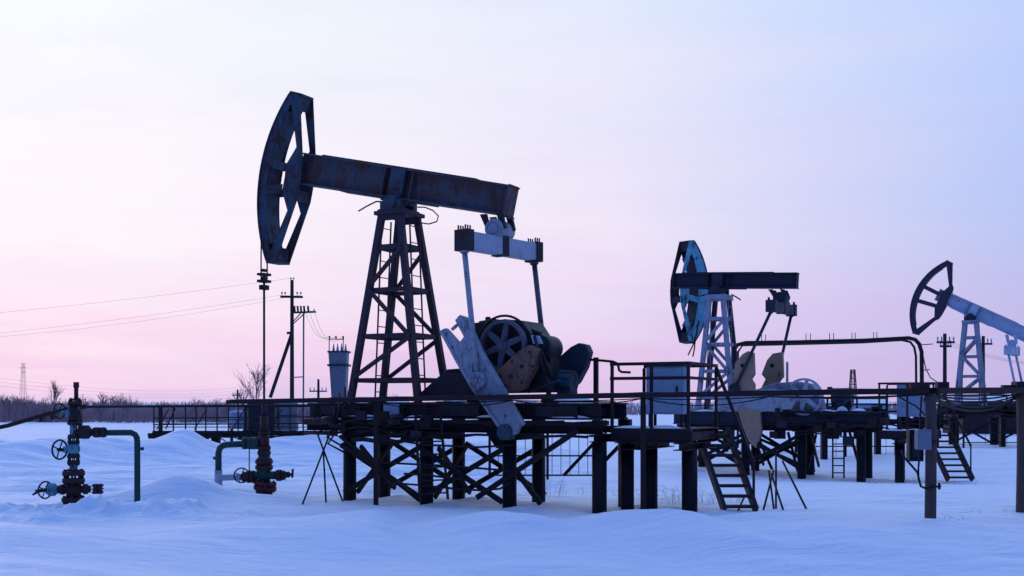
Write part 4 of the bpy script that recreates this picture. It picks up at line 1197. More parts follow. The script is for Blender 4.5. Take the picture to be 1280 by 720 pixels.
m = MB().cyl((.15, 0, Z0(611)), (.22, 0, Z0(611)), .085, n=16); flange(m, (.34, 0, Z0(611)), (1, 0, 0), .085, .06); flange(m, (.41, 0, Z0(611)), (1, 0, 0), .085, .05); flange(m, (-.17, 0, Z0(611)), (1, 0, 0), .085, .05)
m.build('side_outlet', 'rust', w0)
m = MB().cyl((-.24, 0, Z0(611)), (-.42, 0, Z0(611)), .07, n=14).lathe((-.33, 0, Z0(611)-.1), (0, 0, 1), [(.05, 0), (.09, .05), (.09, .15), (.05, .2)], 14)
m.build('gate_valve', 'lvalve', w0)
MB().cyl((-.42, 0, Z0(611)), (-.58, -.02, Z0(613)), .03, n=10).cyl((-.53, -.02, Z0(613)), (-.62, -.02, Z0(617)), .018, n=8).build('valve_stem', 'rust', w0)
handwheel(w0, (-.42, -.06, Z0(611)), (.75, -.66, 0), .135, 'cable')
m = MB().cyl((0, 0, Z0(588)), (0, 0, Z0(578)), .065, n=16); m.build('blue_neck', 'lvalve', w0)
m = MB(); flange(m, (0, 0, Z0(577)), (0, 0, 1), .10, .06); flange(m, (0, 0, Z0(570)), (0, 0, 1), .10, .05); m.build('flange', 'rust', w0)
m = MB().lathe((0, 0, Z0(568)), (0, 0, 1), [(.06, 0), (.085, .03), (.10, .07), (.10, .13), (.085, .17), (.06, .19)], 16).cyl((-.08, 0, Z0(561)), (-.15, -.03, Z0(561)), .05, n=12)
m.build('gate_valve', 'lvalve', w0)
MB().cyl((-.14, -.03, Z0(561)), (-.24, -.08, Z0(561)), .022, n=8).build('valve_stem', 'red', w0)
handwheel(w0, (-.20, -.07, Z0(561)), (.80, -.6, 0), .155, 'cable')
m = MB(); flange(m, (0, 0, Z0(552)), (0, 0, 1), .095, .05); flange(m, (0, 0, Z0(546)), (0, 0, 1), .095, .05); m.build('flange', 'rust', w0)
MB().cyl((0, 0, Z0(545)), (0, 0, Z0(526)), .06, n=16).build('blue_neck', 'lvalve', w0)
m = MB().cyl((0, 0, Z0(540)), (.15, 0, Z0(540)), .065, n=14).lathe((.18, 0, Z0(548)), (0, 0, 1), [(.06, 0), (.10, .05), (.10, .16), (.06, .22)], 14)
flange(m, (.12, 0, Z0(540)), (1, 0, 0), .10, .05); m.build('side_valve', 'rust', w0)
m = MB(); flange(m, (.36, 0, Z0(540)), (1, 0, 0), .085, .07); flange(m, (.45, 0, Z0(540)), (1, 0, 0), .085, .06); m.cyl((.25, 0, Z0(540)), (.5, 0, Z0(540)), .06, n=14); m.build('pipe_coupling', 'rust', w0)
m = MB()
xe = X0(168)
pts = [(.47, 0, Z0(540.5)), (.78, 0, Z0(540.5)), (xe-.10, 0, Z0(540.5)), (xe-.035, 0, Z0(543)), (xe-.008, 0, Z0(547)), (xe, 0, Z0(553)), (xe, 0, Z0(600)), (xe, 0, -.3)]
m.tube(pts, .049, 14).cyl((xe, 0, Z0(561)), (xe+.09, 0, Z0(561)), .016, n=8).cyl((xe+.08, 0, Z0(559)), (xe+.08, 0, Z0(563)), .025, n=8)
m.build('flow_pipe', 'green', w0)
m = MB().cyl((0, 0, Z0(526)), (0, 0, Z0(505)), .085, n=16).cyl((.04, 0, Z0(515)), (.12, 0, Z0(515)), .05, n=10); m.build('upper_valve', 'gear', w0)
MB().cyl((-.06, -.02, Z0(516)), (-.12, -.05, Z0(516)), .055, n=10).cyl((-.1, -.05, Z0(514)), (-.22, -.09, Z0(514)), .02, n=8).build('valve_stem', 'lvalve', w0)
handwheel(w0, (-.20, -.09, Z0(513)), (.8, -.6, 0), .12, 'cable')
m = MB(); flange(m, (.02, 0, Z0(503)), (0, 0, 1), .11, .05); flange(m, (.02, 0, Z0(499)), (0, 0, 1), .09, .03); flange(m, (.0, 0, Z0(528)), (0, 0, 1), .10, .04); m.cyl((.04, 0, Z0(499)), (.04, 0, Z0(480)), .034, n=12).cyl((.04, 0, Z0(484)), (.04, 0, Z0(477)), .045, n=12); m.build('stuffing_box', 'rust', w0)

pw = F1.W(-2.41, 0); W1 = Vector((pw.x, pw.y, 0)); S1 = FPX/pw.y
w1_ = thing('wellhead', 'dark green wellhead with red flanges in the snow below the nearest horsehead', 'wellhead', (W1.x, W1.y, 0), R(-6), 'wellheads in the snow')
def Z1(py): return (EYE-(py-CY)/S1)
def X1(px): return (px-330)/S1
m = MB().cyl((0, 0, -.3), (.0, 0, Z1(608)), .16, n=18); flange(m, (.02, 0, Z1(610)), (.12, 0, 1), .22, .07); flange(m, (.02, 0, Z1(604)), (.12, 0, 1), .22, .06); m.build('base_flange', 'red', w1_)
m = MB().cyl((0, 0, Z1(604)), (0, 0, Z1(560)), .115, n=18).cyl((-.3, 0, Z1(594)), (.28, 0, Z1(594)), .08, n=14); m.build('tubing_head', 'green', w1_)
m = MB(); flange(m, (0, 0, Z1(584)), (0, 0, 1), .17, .07); flange(m, (0, 0, Z1(577)), (0, 0, 1), .17, .07); m.build('flange', 'red', w1_)
m = MB(); flange(m, (.30, 0, Z1(594)), (1, 0, 0), .11, .07); flange(m, (.38, 0, Z1(594)), (1, 0, 0), .09, .05); m.cyl((.28, 0, Z1(594)), (.5, 0, Z1(593)), .06, n=12).cyl((.5, 0, Z1(593)), (.56, 0, Z1(593)), .03, n=8).cyl((.56, 0, Z1(597)), (.57, 0, Z1(586)), .022, n=8); m.build('side_outlet', 'rust', w1_)
m = MB(); flange(m, (-.22, 0, Z1(596)), (1, 0, 0), .12, .05); flange(m, (-.30, 0, Z1(596)), (1, 0, 0), .12, .05); m.cyl((-.2, 0, Z1(596)), (-.42, 0, Z1(596)), .10, n=12); m.build('gate_valve', 'rust', w1_)
handwheel(w1_, (-.42, -.08, Z1(594)), (.4, -.9, .15), .14, 'cable')
m = MB(); flange(m, (0, 0, Z1(566)), (0, 0, 1), .13, .06); flange(m, (0, 0, Z1(560)), (0, 0, 1), .13, .05); m.cyl((0, 0, Z1(558)), (0, 0, Z1(543)), .10, n=14); m.build('stuffing_flange', 'red', w1_)
m = MB().cyl((0, 0, Z1(545)), (0, 0, Z1(520)), .075, n=14).cyl((0, 0, Z1(521)), (0, 0, Z1(505)), .045, n=12); flange(m, (0, 0, Z1(541)), (0, 0, 1), .11, .05); m.build('stuffing_box', 'rust', w1_)
m = MB(); flange(m, (-.26, 0, Z1(554)), (1, 0, 0), .12, .08); flange(m, (-.38, 0, Z1(554)), (1, 0, 0), .12, .06); m.cyl((-.08, 0, Z1(554)), (-.22, 0, Z1(554)), .12, n=14); m.build('side_valve', 'green', w1_)
m = MB(); flange(m, (-.32, 0, Z1(554)), (1, 0, 0), .11, .04); m.build('flange', 'red', w1_)
xb = X1(271)
m = MB().tube([(-.40, 0, Z1(555)), (-.75, 0, Z1(556)), (xb+.10, 0, Z1(557)), (xb+.03, 0, Z1(560)), (xb, 0, Z1(567)), (xb, 0, Z1(592))], .062, 14); m.cyl((xb-.05, 0, Z1(573)), (xb-.1, 0, Z1(573)), .03, n=8); m.build('flow_pipe', 'green', w1_)
m = MB().cyl((xb, 0, Z1(588)), (xb, 0, -.2), .075, n=14).tube([(xb, 0, Z1(598)), (X1(285), 0, Z1(597)), (X1(300), 0, Z1(597)), (-.4, 0, Z1(597))], .06, 12); m.build('lagged_pipe', 'lag', w1_)
MB().cyl((X1(312), -.05, Z1(545)), (X1(312), -.05, Z1(590)), .012, n=6).cyl((X1(312), -.05, Z1(525)), (X1(312), -.05, Z1(545)), .012, n=6).build('thin_line', 'cable', w1_)

# sagging hose at far left
Yh = 23
hose = MB().tube([(at(x, Yh), Yh, zt(y, Yh)) for x, y in ((-60, 545), (-20, 538), (10, 532), (40, 523), (65, 516), (90, 510), (108, 508))], .045, 10)
for x, y in ((52, 519), (66, 516)): hose.bb(at(x, Yh)-.03, at(x, Yh)+.03, Yh-.05, Yh+.05, zt(y+8, Yh), zt(y, Yh))
hose.build('sagging_pipe', 'rail')
hs = bpy.data.objects['sagging_pipe']
tag(hs, 'dark pipe slanting down past the left wellhead to the left edge', 'pipe')

# ------------------------------------------------------------------ walkway with railing on the left, tanks behind
Yw = 40.0
wk = thing('pipe_walkway', 'long low railed walkway across the field behind the green wellhead', 'walkway', (0, Yw, 0))
def wx(px): return at(px, Yw)
def wz(py): return zt(py, Yw)
m = MB().bb(wx(197), wx(420), -.5, .5, wz(543.5), wz(539)).bb(wx(197), wx(420), -.55, -.502, wz(544), wz(538))
m.build('deck', 'under', wk)
rnd = random.Random(77)
for k in range(26):
    px = rnd.uniform(199, 415); l = rnd.uniform(.15, .7); y = rnd.uniform(-.7, -.56)
    m = MB().box((wx(px), y, wz(541+rnd.uniform(-2, 6))), (l, rnd.uniform(.05, .12), rnd.uniform(.05, .13))); m.build('hanging_bracket', 'under', wk)
for k in range(3):
    MB().tube([(wx(197+i*15.9), -.6-.05*k, wz(541+2*k+1.6*noise.noise((i*.6, k*4.0, 1)))) for i in range(15)], .035, 6).build('service_pipe', 'under', wk)
m = MB()
for y, r in ((508, .045), (522, .022), (530, .022)):
    m.cyl((wx(104 if y == 508 else 197), -.5, wz(y+.5)), (wx(420), -.5, wz(y-1.5)), r, n=7)
    if y != 522: m.cyl((wx(197), .5, wz(y)), (wx(420), .5, wz(y)), r*.7, n=7)
m.build('hand_rail', 'rail', wk)
bal = [198, 222, 237, 250, 262, 276, 290, 302, 318, 331, 352, 366, 382, 396, 410]
for px in bal: MB().bb(wx(px)-.02, wx(px)+.02, -.52, -.48, wz(538), wz(509)).build('baluster', 'rail', wk)
for px, hw in ((207, .07), (312, .06)): MB().bb(wx(px)-hw, wx(px)+hw, -.60, -.552, -.3, wz(507)).build('post', 'rail', wk)
MB().bb(wx(107)-.06, wx(107)+.06, -.56, -.44, -.3, wz(507)).build('post', 'rail', wk)
MB().bar((wx(212), -.45, wz(536)), (wx(224), -.45, wz(510)), .04, .04).build('brace', 'rail', wk)
m = MB().bar((wx(197), -.45, wz(533.5)), (wx(420), -.45, wz(533.5)), .03, .03)
m.build('toe_rail', 'under', wk)
for k in range(14):
    a, b = wx(200+k*15.6), wx(200+(k+1)*15.6)
    MB().bar((a, .45, wz(543)), (b, .45, wz(549 if k % 2 else 552)), .035, .03).build('lattice_bar', 'under', wk)
    if k % 3 == 0: MB().bar((a, -.4, wz(537)), (b, -.4, wz(511)), .03, .03).build('lattice_bar', 'rail', wk)
for px in (270, 340, 400): MB().bb(wx(px)-.12, wx(px)+.12, -.2, .2, -.5, wz(545)).build('pier', 'pile', wk)
def zone(name, label, cat, px0, px1, y0, y1, Y, mat, rnd_=False, dpt=.8):
    x0, x1 = at(px0, Y), at(px1, Y); z0, z1 = zt(y1, Y), zt(y0, Y)
    t = thing(name, label, cat, ((x0+x1)/2, Y, z0)); w_ = x1-x0; h = z1-z0
    if rnd_:
        MB().lathe((0, 0, 0), (0, 0, 1), [(w_*.46, 0), (w_*.5, .05), (w_*.5, h*.86), (w_*.42, h*.95), (w_*.15, h)], 24).build('shell', mat, t)
        MB().torus((0, 0, h*.5), (0, 0, 1), w_*.5, .018, 24, 6).build('band', 'steel', t)
    else:
        MB().bb(-w_/2, w_/2, -dpt/2, dpt/2, 0, h).build('cabinet_body', mat, t, .02)
        k = max(1, int(w_/.45))
        for i in range(k):
            a = -w_/2+w_*i/k+.03; b = -w_/2+w_*(i+1)/k-.03
            MB().bb(a, b, -dpt/2-.015, -dpt/2-.001, .05, h-.05).build('door', mat, t, .006)
        MB().bb(-w_/2-.03, w_/2+.03, -dpt/2-.03, dpt/2+.03, h+.001, h+.03).build('roof', 'steel', t)
    for sx_ in (-1, 1): MB().bb(sx_*w_*.36-.05, sx_*w_*.36+.05, -.05, .05, -z0-.3, -.001).build('leg', 'steel', t)
    return t
zone('storage_tank', 'round white tank behind the walkway railing', 'tank', 286, 312, 513, 536, 43, 'tank', True)
zone('equipment_cabinet', 'dark blue equipment cabinet behind the polished rod on the walkway', 'cabinet', 313, 344, 501, 541, 42, 'navy')
zone('equipment_tank', 'grey blue upright tank right of the dark cabinet behind the walkway', 'tank', 346, 373, 500, 538, 42, 'grey', True)
zone('equipment_cabinet', 'pale equipment cabinet at the right end of the walkway beside the pale transformer', 'cabinet', 398, 424, 499, 536, 42, 'grey')

# ------------------------------------------------------------------ transformer
Yt = 40.5
tr = thing('transformer', 'pale blue transformer tank with insulators and wire frame behind the pumpjack tower', 'transformer', (at(424, Yt), Yt, 0))
def tX(px): return (px-424)/FPX*Yt
def tZ(py): return zt(py, Yt)
MB().add([(tX(x), d, tZ(y)) for d in (-.3, .3) for x, y in ((416, 496), (433, 496), (435, 440), (412, 440))], [(0, 1, 2, 3), (7, 6, 5, 4), (0, 4, 5, 1), (1, 5, 6, 2), (2, 6, 7, 3), (3, 7, 4, 0)])
m = MB(); m.add([(tX(x), d, tZ(y)) for d in (-.3, .3) for x, y in ((416, 497), (433, 497), (435, 440), (412, 440))], [(0, 1, 2, 3), (7, 6, 5, 4), (0, 4, 5, 1), (1, 5, 6, 2), (2, 6, 7, 3), (3, 7, 4, 0)])
for i in range(5):
    x = 416+i*4; m.bar((tX(x), -.32, tZ(494)), (tX(x-.4), -.32, tZ(444)), .02, .04)
m.build('tank_body', 'grey', tr)
MB().bb(tX(411), tX(437), -.36, .36, tZ(458), tZ(455.5)).bb(tX(411), tX(437), -.34, .34, tZ(441), tZ(439)).bb(tX(414), tX(436), -.34, .34, tZ(500), tZ(496.5)).build('band', 'navy', tr)
for i, x in enumerate((417, 422, 427, 432)):
    MB().lathe((tX(x), 0, tZ(439)), (0, 0, 1), [(.05, 0), (.05, .06), (.03, .08), (.045, .12), (.03, .15), (.02, .22), (.012, .28)], 10).build('insulator', 'ceramic', tr)
m = MB()
for a, b in (((411.5, 440), (411.5, 424)), ((429, 440), (429, 424)), ((411, 424), (430, 424))): m.bar((tX(a[0]), 0, tZ(a[1])), (tX(b[0]), 0, tZ(b[1])), .03, .03)
for x in (412, 420, 429): m.cyl((tX(x), 0, tZ(424)), (tX(x), 0, tZ(420)), .03, n=8)
m.build('wire_frame', 'cable', tr)
for sx_ in (-1, 1): MB().bb(sx_*.2-.06, sx_*.2+.06, -.3, .3, -.3, tZ(500)).build('leg', 'steel', tr)

# ------------------------------------------------------------------ poles and wires
Yp = 60.0
def utility(px, label):
    t = thing('utility_pole', label, 'utility pole', (at(px, Yp), Yp, 0), 0, 'wooden line poles')
    X = lambda x: (x-365)/FPX*Yp
    Zp = lambda y: zt(y, Yp)
    MB().cyl((0, 0, -.5), (0, 0, Zp(350)), .125, .09, n=12).build('pole', 'lampole', t)
    MB().bar((X(351), -.12, Zp(371)), (X(379), -.12, Zp(371.5)), .12, .10).build('crossarm', 'lampole', t)
    for x in (353, 357, 372, 376.5): MB().lathe((X(x), -.12, Zp(371)+.06), (0, 0, 1), [(.012, 0), (.012, .08), (.05, .09), (.055, .14), (.03, .19), (.01, .2)], 10).build('insulator', 'ceramic', t)
    for x in (363.6, 367): MB().lathe((X(x), 0, Zp(350)), (0, 0, 1), [(.012, 0), (.012, .04), (.045, .05), (.05, .1), (.02, .14)], 10).build('insulator', 'ceramic', t)
    MB().bar((X(364), .15, Zp(417)), (X(337), .15, Zp(497)), .16, .16).bar((X(358), .15, Zp(416)), (X(366), .15, Zp(416)), .13, .13).build('strut', 'lampole', t)
    m = MB().bar((X(366), -.1, Zp(391)), (X(395), -.1, Zp(390)), .08, .3)
    m.bar((X(367), -.1, Zp(405)), (X(382), -.1, Zp(391)), .05, .05).bar((X(367), -.1, Zp(402)), (X(377), -.1, Zp(391)), .05, .05)
    m.build('switch_bracket', 'navy', t)
    for x in (369, 373, 377, 381, 386):
        MB().cyl((X(x), -.1, Zp(390)), (X(x)-.03, -.1, Zp(382.5)), .055, n=8).build('switch', 'navy', t)
    MB().lathe((X(393), -.1, Zp(390)), (0, 0, 1), [(.015, 0), (.015, .06), (.05, .07), (.03, .15)], 8).build('insulator', 'ceramic', t)
    m = MB().cyl((X(380), -.1, Zp(391)), (X(379.5), -.1, -.2), .045, n=7).cyl((X(365), -.1, Zp(472)), (X(380), -.1, Zp(471)), .03, n=6)
    m.build('conduit', 'wire', t)
    return t
U0 = utility(365, 'wooden line pole with slanting strut and switch bracket left of the pumpjack tower')
def wires(name, runs, Y, label, r=.02, mat='wire', cat='power line', group=None):
    for (p, q, s) in runs:
        m = MB().tube(sag(Vector(p), Vector(q), s, 24), r, 5)
        o = tag(m.build(name, mat), label, cat, group)
lw = 'thin power line fanning left from the strutted line pole'
XL = at(-260, Yp)
for k, (px, py, l) in enumerate(((365, 348, 'top'), (352, 369, 'middle'), (376, 369, 'lowest'))):
    lab = {'top': 'thin power line leaving the very top of the strutted pole to the left', 'middle': 'thin power line leaving the left tip of the strutted pole crossarm', 'lowest': 'thin power line leaving the right tip of the strutted pole crossarm'}[l]
    wires('power_line', [((at(px, Yp), Yp-.12, zt(py, Yp)), (XL, Yp-.12+k*4, zt(py, Yp)-2.7+.25*k), .28+.1*k)], Yp, lab, .005, 'wire', 'power line', 'power lines left of the strutted pole')
for k, x in enumerate((412, 420, 429)):
    p = Vector((at((382, 387, 393)[k], Yp), Yp-.1, zt(388, Yp))); q = Vector((at(x, Yt), Yt, zt(420, Yt)))
    tag(MB().tube(sag(p, q, .55+.1*k, 18), .008, 5).build('drop_wire', 'wire'), ['leftmost', 'middle', 'rightmost'][k]+' of three thin wires drooping from the strutted pole to the transformer', 'power line', 'drop wires to the transformer')

def small_pole(px, ytop, Y, arms, label, r=.12, aw=14, low=-.5):
    t = thing('utility_pole', label, 'utility pole', (at(px, Y), Y, 0), 0, 'distant line poles')
    k = Y/FPX
    MB().cyl((0, 0, low), (0, 0, zt(ytop, Y)), r, r*.75, n=10).build('pole', 'lampole', t)
    for (ya, hw) in arms:
        MB().bar((-hw*k, -r, zt(ya, Y)), (hw*k, -r, zt(ya, Y)), r*.9, r*.9).build('crossarm', 'lampole', t)
        for f in (-.9, -.45, .45, .9):
            MB().lathe((f*hw*k, -r, zt(ya, Y)+r*.4), (0, 0, 1), [(.03*r*8, 0), (.04*r*8, r), (.05*r*8, r*1.3), (.02*r*8, r*2.2)], 8).build('insulator', 'ceramic', t)
    return t
small_pole(297, 487, 150, ((494, 6),), 'tiny far line pole left of the bare tree', .16)
small_pole(398, 474, 120, ((489, 11),), 'small far line pole with one crossarm between strutted pole and transformer', .16)
small_pole(1181, 417, 70, ((428, 11), (433, 7)), 'line pole with two crossarms left of the farthest pumpjack tower', .14)
small_pole(1229, 420, 75, ((430, 10),), 'line pole half hidden behind the tower of the farthest pumpjack', .14)
for k in range(3):
    a = Vector((at(1174+7*k, 70), 70, zt(427, 70))); b = Vector((at(1360+7*k, 95), 95, zt(452, 95)))
    tag(MB().tube(sag(a, b, .8, 16), .008, 5).build('power_line', 'wire'), 'faint power line running right from the line pole with two crossarms', 'power line', 'power lines at the right')

# far pylon and derrick
def lattice(name, px, ytop, Y, wb, wt_, arms, label, cat, r, mat='wire', n=7):
    t = thing(name, label, cat, (at(px, Y), Y, 0))
    H = zt(ytop, Y); m = MB()
    P = lambda su, sv, f: (su*(wb+(wt_-wb)*f), sv*(wb+(wt_-wb)*f), H*f)
    for su in (-1, 1):
        for sv in (-1, 1): m.cyl(P(su, sv, 0), P(su, sv, 1), r, n=5)
    for i in range(n):
        f0, f1 = i/n, (i+1)/n
        for sv in (-1, 1):
            m.cyl(P(-1, sv, f0), P(1, sv, f1), r*.6, n=4); m.cyl(P(1, sv, f0), P(-1, sv, f1), r*.6, n=4); m.cyl(P(-1, sv, f1), P(1, sv, f1), r*.6, n=4)
            m.cyl(P(sv, -1, f0), P(sv, 1, f1), r*.6, n=4)
    m.build('lattice', mat, t)
    for (ya, hw) in arms:
        k = Y/FPX; z = zt(ya, Y)
        MB().bar((-hw*k, 0, z), (hw*k, 0, z), r*2.2, r*2.2).bar((-hw*k, 0, z), (0, 0, z+hw*k*.25), r*1.4).bar((hw*k, 0, z), (0, 0, z+hw*k*.25), r*1.4).build('crossarm', mat, t)
    return t
lattice('pylon', 29, 454, 500, 1.3, .45, ((460, 5), (465.5, 3.4)), 'faint lattice pylon far off at the left edge', 'pylon', .05)
lattice('derrick', 1066, 462, 600, 2.0, .9, (), 'tiny lattice derrick on the horizon above the second pumpjack motor', 'derrick', .26, 'lampole', 6)
for k in range(3):
    a = Vector((at(-80, 500), 500, zt(461+5*k, 500))); b = Vector((at(300, 900), 900, zt(484+4*k, 900)))
    tag(MB().tube(sag(a, b, 6, 20), .05, 4).build('power_line', 'wire'), 'very faint power line low over the brushwood at the left', 'power line', 'faint power lines low over the brushwood')

# ------------------------------------------------------------------ elevated pipe bridge behind the second unit
Yg = 41.0
gt = thing('pipe_bridge', 'high dark pipe bridge with thin upright stubs right of the second pumpjack tower', 'pipe bridge', (0, Yg, 0))
gX = lambda px: at(px, Yg); gZ = lambda py: zt(py, Yg)
MB().tube([(gX(x), 0, gZ(y)) for x, y in ((916, 560), (916, 448), (917, 438), (922, 431), (932, 428.5), (1000, 427.5), (1080, 425.5), (1136, 422.5), (1144, 424.5), (1149, 430), (1152, 440), (1153, 560))], .075, 10).build('pipe', 'cable', gt)
MB().tube([(gX(x), .25, gZ(y)) for x, y in ((924, 560), (924, 440), (930, 431), (1000, 429.5), (1080, 427.5), (1130, 424.5), (1141, 427), (1146, 434), (1148, 445), (1149, 560))], .045, 8).build('cable', 'cable', gt)
for px in (952, 957, 983, 1007.5, 1013, 1037, 1042, 1065, 1069, 1092, 1096):
    y = 428-(px-950)*.02
    MB().cyl((gX(px), 0, gZ(y)), (gX(px), 0, gZ(y-10)), .014, n=5).build('stub', 'cable', gt)
gl = MB()
for a in (((1150, 431), (1166, 430)), ((1152, 463), (1162, 462))): gl.cyl((gX(a[0][0]), 0, gZ(a[0][1])), (gX(a[1][0]), 0, gZ(a[1][1])), .018, n=5)
gl.tube([(gX(x), 0, gZ(y)) for x, y in ((1154, 445), (1157, 460), (1163, 472), (1175, 480), (1186, 484))], .02, 5)
gl.build('stay', 'cable', gt)

def catwalk(x0, x1, Y, yd, yt_, label):
    t = thing('catwalk', label, 'catwalk', (0, Y, 0), 0, 'catwalks linking the units')
    a, b = at(x0, Y), at(x1, Y); zd = zt(yd, Y); ztp = zt(yt_, Y)
    MB().bb(a, b, -.4, .4, zd-.16, zd).build('deck', 'under', t)
    m = MB()
    for f in (1.0, .55): m.cyl((a, -.38, zd+(ztp-zd)*f), (b, -.38, zd+(ztp-zd)*f), .028, n=7)
    for f in (1.0, .55): m.cyl((a, .38, zd+(ztp-zd)*f), (b, .38, zd+(ztp-zd)*f), .028, n=7)
    m.build('hand_rail', 'rail', t)
    n = max(2, int((b-a)/.8))
    for i in range(n+1):
        x = a+.05+(b-a-.1)*i/n
        MB().bb(x-.025, x+.025, -.40, -.36, zd, ztp).build('baluster', 'rail', t)
        if i % 3 == 0: MB().bb(x-.09, x+.09, -.1, .1, -.9, zd-.162).build('pier', 'pile', t)
    rr = random.Random(x0)
    for k in range(6):
        x = rr.uniform(a+.2, b-.4); MB().bb(x, x+rr.uniform(.15, .5), -.46, -.41, zd-.2-rr.uniform(0, .2), zd+rr.uniform(-.1, .2)).build('bracket', 'under', t)
    for k in range(3):
        MB().tube([(a+(b-a)*i/8, -.48-.04*k, zd-.05-.12*k+.05*math.sin(i*1.9+k)) for i in range(9)], .03, 6).build('service_pipe', 'rail', t)
catwalk(1168, 1310, 43, 512, 494, 'dark railed catwalk running off the right edge in front of the farthest pumpjack')
catwalk(1028, 1105, 35, 514, 498, 'short dark catwalk between the second pumpjack motor and the far cabinet')
rr2 = random.Random(8)
pb2 = thing('pipe_bundle', 'tangle of dark pipes and brackets slung along the deck of the second pumpjack', 'pipe bundle', F2.W(0, 0), F2.rz)
for k in range(9):
    x0 = rr2.uniform(962, 1040); x1 = x0+rr2.uniform(40, 90); y = rr2.uniform(512, 550); v = -.66-.03*k
    MB().tube([F2.p3(x0+(x1-x0)*i/6, y+rr2.uniform(-2.5, 2.5), v) for i in range(7)], rr2.choice((.02, .03, .045)), 7).build('pipe', rr2.choice(('under', 'rail', 'gear')), pb2)
for k in range(14):
    x = rr2.uniform(965, 1120); y = rr2.uniform(512, 552); u, z = F2.P(x, y, -.70-.02*k); v = -.70-.02*k
    MB().bb(u-rr2.uniform(.05, .16), u+rr2.uniform(.05, .16), v-.03, v+.03, z-rr2.uniform(.04, .16), z+rr2.uniform(.04, .14)).build('bracket', rr2.choice(('under', 'steel', 'rail')), pb2)
for k, x in enumerate((945, 985, 1012, 1062)):
    p = F2.p3(x, 540, .9); q = F2.p3(x+rr2.uniform(-22, 22), 590, .9); MB().bar(p, q, .07, .05).build('strut', 'under', pb2)
catwalk(905, 1030, 39, 522, 505, 'long dark catwalk behind the crossed braces of the second pumpjack')
catwalk(1095, 1180, 37, 524, 506, 'dark catwalk behind the far service platform and its cabinet')
# low far sheds and a fence line seen under and between the units on the right
def shed(px0, px1, y0, Y, label, mat='rust'):
    x0, x1 = at(px0, Y), at(px1, Y); z1 = zt(y0, Y)
    t = thing('low_shed', label, 'shed', ((x0+x1)/2, Y, 0), 0, 'low sheds beyond the pumpjacks'); w_ = x1-x0
    MB().bb(-w_/2, w_/2, 0, 3, -.3, z1).build('wall', mat, t)
    MB().add([(-w_/2-.1, -.15, z1+.01), (w_/2+.1, -.15, z1+.01), (w_/2+.1, 3.15, z1+.01), (-w_/2-.1, 3.15, z1+.01), (-w_/2-.1, 1.5, z1+.4), (w_/2+.1, 1.5, z1+.4)],
             [(0, 1, 5, 4), (2, 3, 4, 5), (0, 4, 3), (1, 2, 5), (3, 2, 1, 0)]).build('roof', 'snow', t)
    MB().bb(-w_*.2, w_*.0, -.06, -.001, 0, z1*.8).build('door', 'navy', t)
    return t
shed(1000, 1046, 507, 80, 'low dark shed with snowy roof seen under the second pumpjack motor', 'navy')
shed(1066, 1112, 505, 85, 'low pale shed with snowy roof seen left of the far cabinet', 'cab')
shed(1204, 1300, 503, 62, 'long dark brown shed behind the farthest pumpjack', 'steel')
shed(450, 505, 505, 70, 'low pale shed seen through the foot of the nearest tower', 'tank')

# ------------------------------------------------------------------ bare trees, brushwood and grass
def sticks(m, base, h, rnd, spread=.35, depth=3, r=.02, n=4, trunk=True):
    def grow(p, d, L, r_, lv):
        segs = 3
        pts = [p]
        for i in range(segs):
            d = (d+Vector((rnd.uniform(-1, 1), rnd.uniform(-1, 1), rnd.uniform(-.3, .7)))*.13).normalized()
            pts.append(pts[-1]+d*(L/segs))
        m.tube(pts, [r_*(1-.5*i/segs) for i in range(segs+1)], n, False)
        if lv <= 0: return
        for k in range(rnd.randint(3, 5)):
            f = rnd.uniform(.3, 1)
            i = min(segs-1, int(f*segs)); q = pts[i].lerp(pts[i+1], f*segs-i)
            a = rnd.uniform(0, 6.28)
            nd = (d+Vector((math.cos(a), math.sin(a), .25))*rnd.uniform(spread, spread*2)).normalized()
            grow(q, nd, L*rnd.uniform(.42, .68), r_*.55, lv-1)
    grow(Vector(base), Vector((rnd.uniform(-.06, .06), rnd.uniform(-.06, .06), 1)), h*.6, r, depth)
def bare_tree(px, ytop, Y, seed, label, r=.06, depth=4, spread=.4):
    rnd = random.Random(seed)
    x = at(px, Y); z = gz(x, Y); h = zt(ytop, Y)-z
    t = thing('bare_tree', label, 'tree', (x, Y, z), 0, 'bare trees on the skyline')
    MB().tube([(0, 0, -.3), (.02, 0, h*.2), (-.03, .02, h*.45), (.0, 0, h*.65)], [r, r*.85, r*.6, r*.35], 7).build('trunk', 'farbark', t)
    m = MB()
    for k in range(13):
        f = rnd.uniform(.18, .62)
        a = rnd.uniform(0, 6.28)
        d = Vector((math.cos(a)*spread, math.sin(a)*spread, 1)).normalized()
        sub = MB(); sticks(sub, (0, 0, 0), h*(1-f)*.75, rnd, .3, 2, r*.4, 3)
        rot = Vector((0, 0, 1)).rotation_difference(d).to_matrix()
        sub.v = [tuple(rot @ Vector(p)+Vector((0, 0, h*f))) for p in sub.v]
        m.add(sub.v, sub.f, True)
    m.build('crown', 'farbark', t)
    return t
for i, (px, yt, Y, r, lab) in enumerate(((68, 468, 105, .07, 'tall slim bare tree rising from the brushwood at left'), (128, 485, 105, .06, 'lower bare tree right of the left wellhead top'),
                                         (141, 488, 110, .05, 'thin bare sapling close right of the lower bare tree'), (5, 488, 100, .06, 'bushy bare tree at the very left edge'),
                                         (321, 440, 62, .05, 'wide bare tree behind the polished rod of the nearest pumpjack'), (304, 470, 64, .04, 'small bare tree left of the wide one near the polished rod'),
                                         (25, 491, 112, .05, 'low bare tree beneath the far pylon'), (104, 492, 112, .05, 'low bare tree just right of the left wellhead'))):
    bare_tree(px, yt, Y, 20+i, lab, r*1.1, spread=.45 if i != 0 else .22)
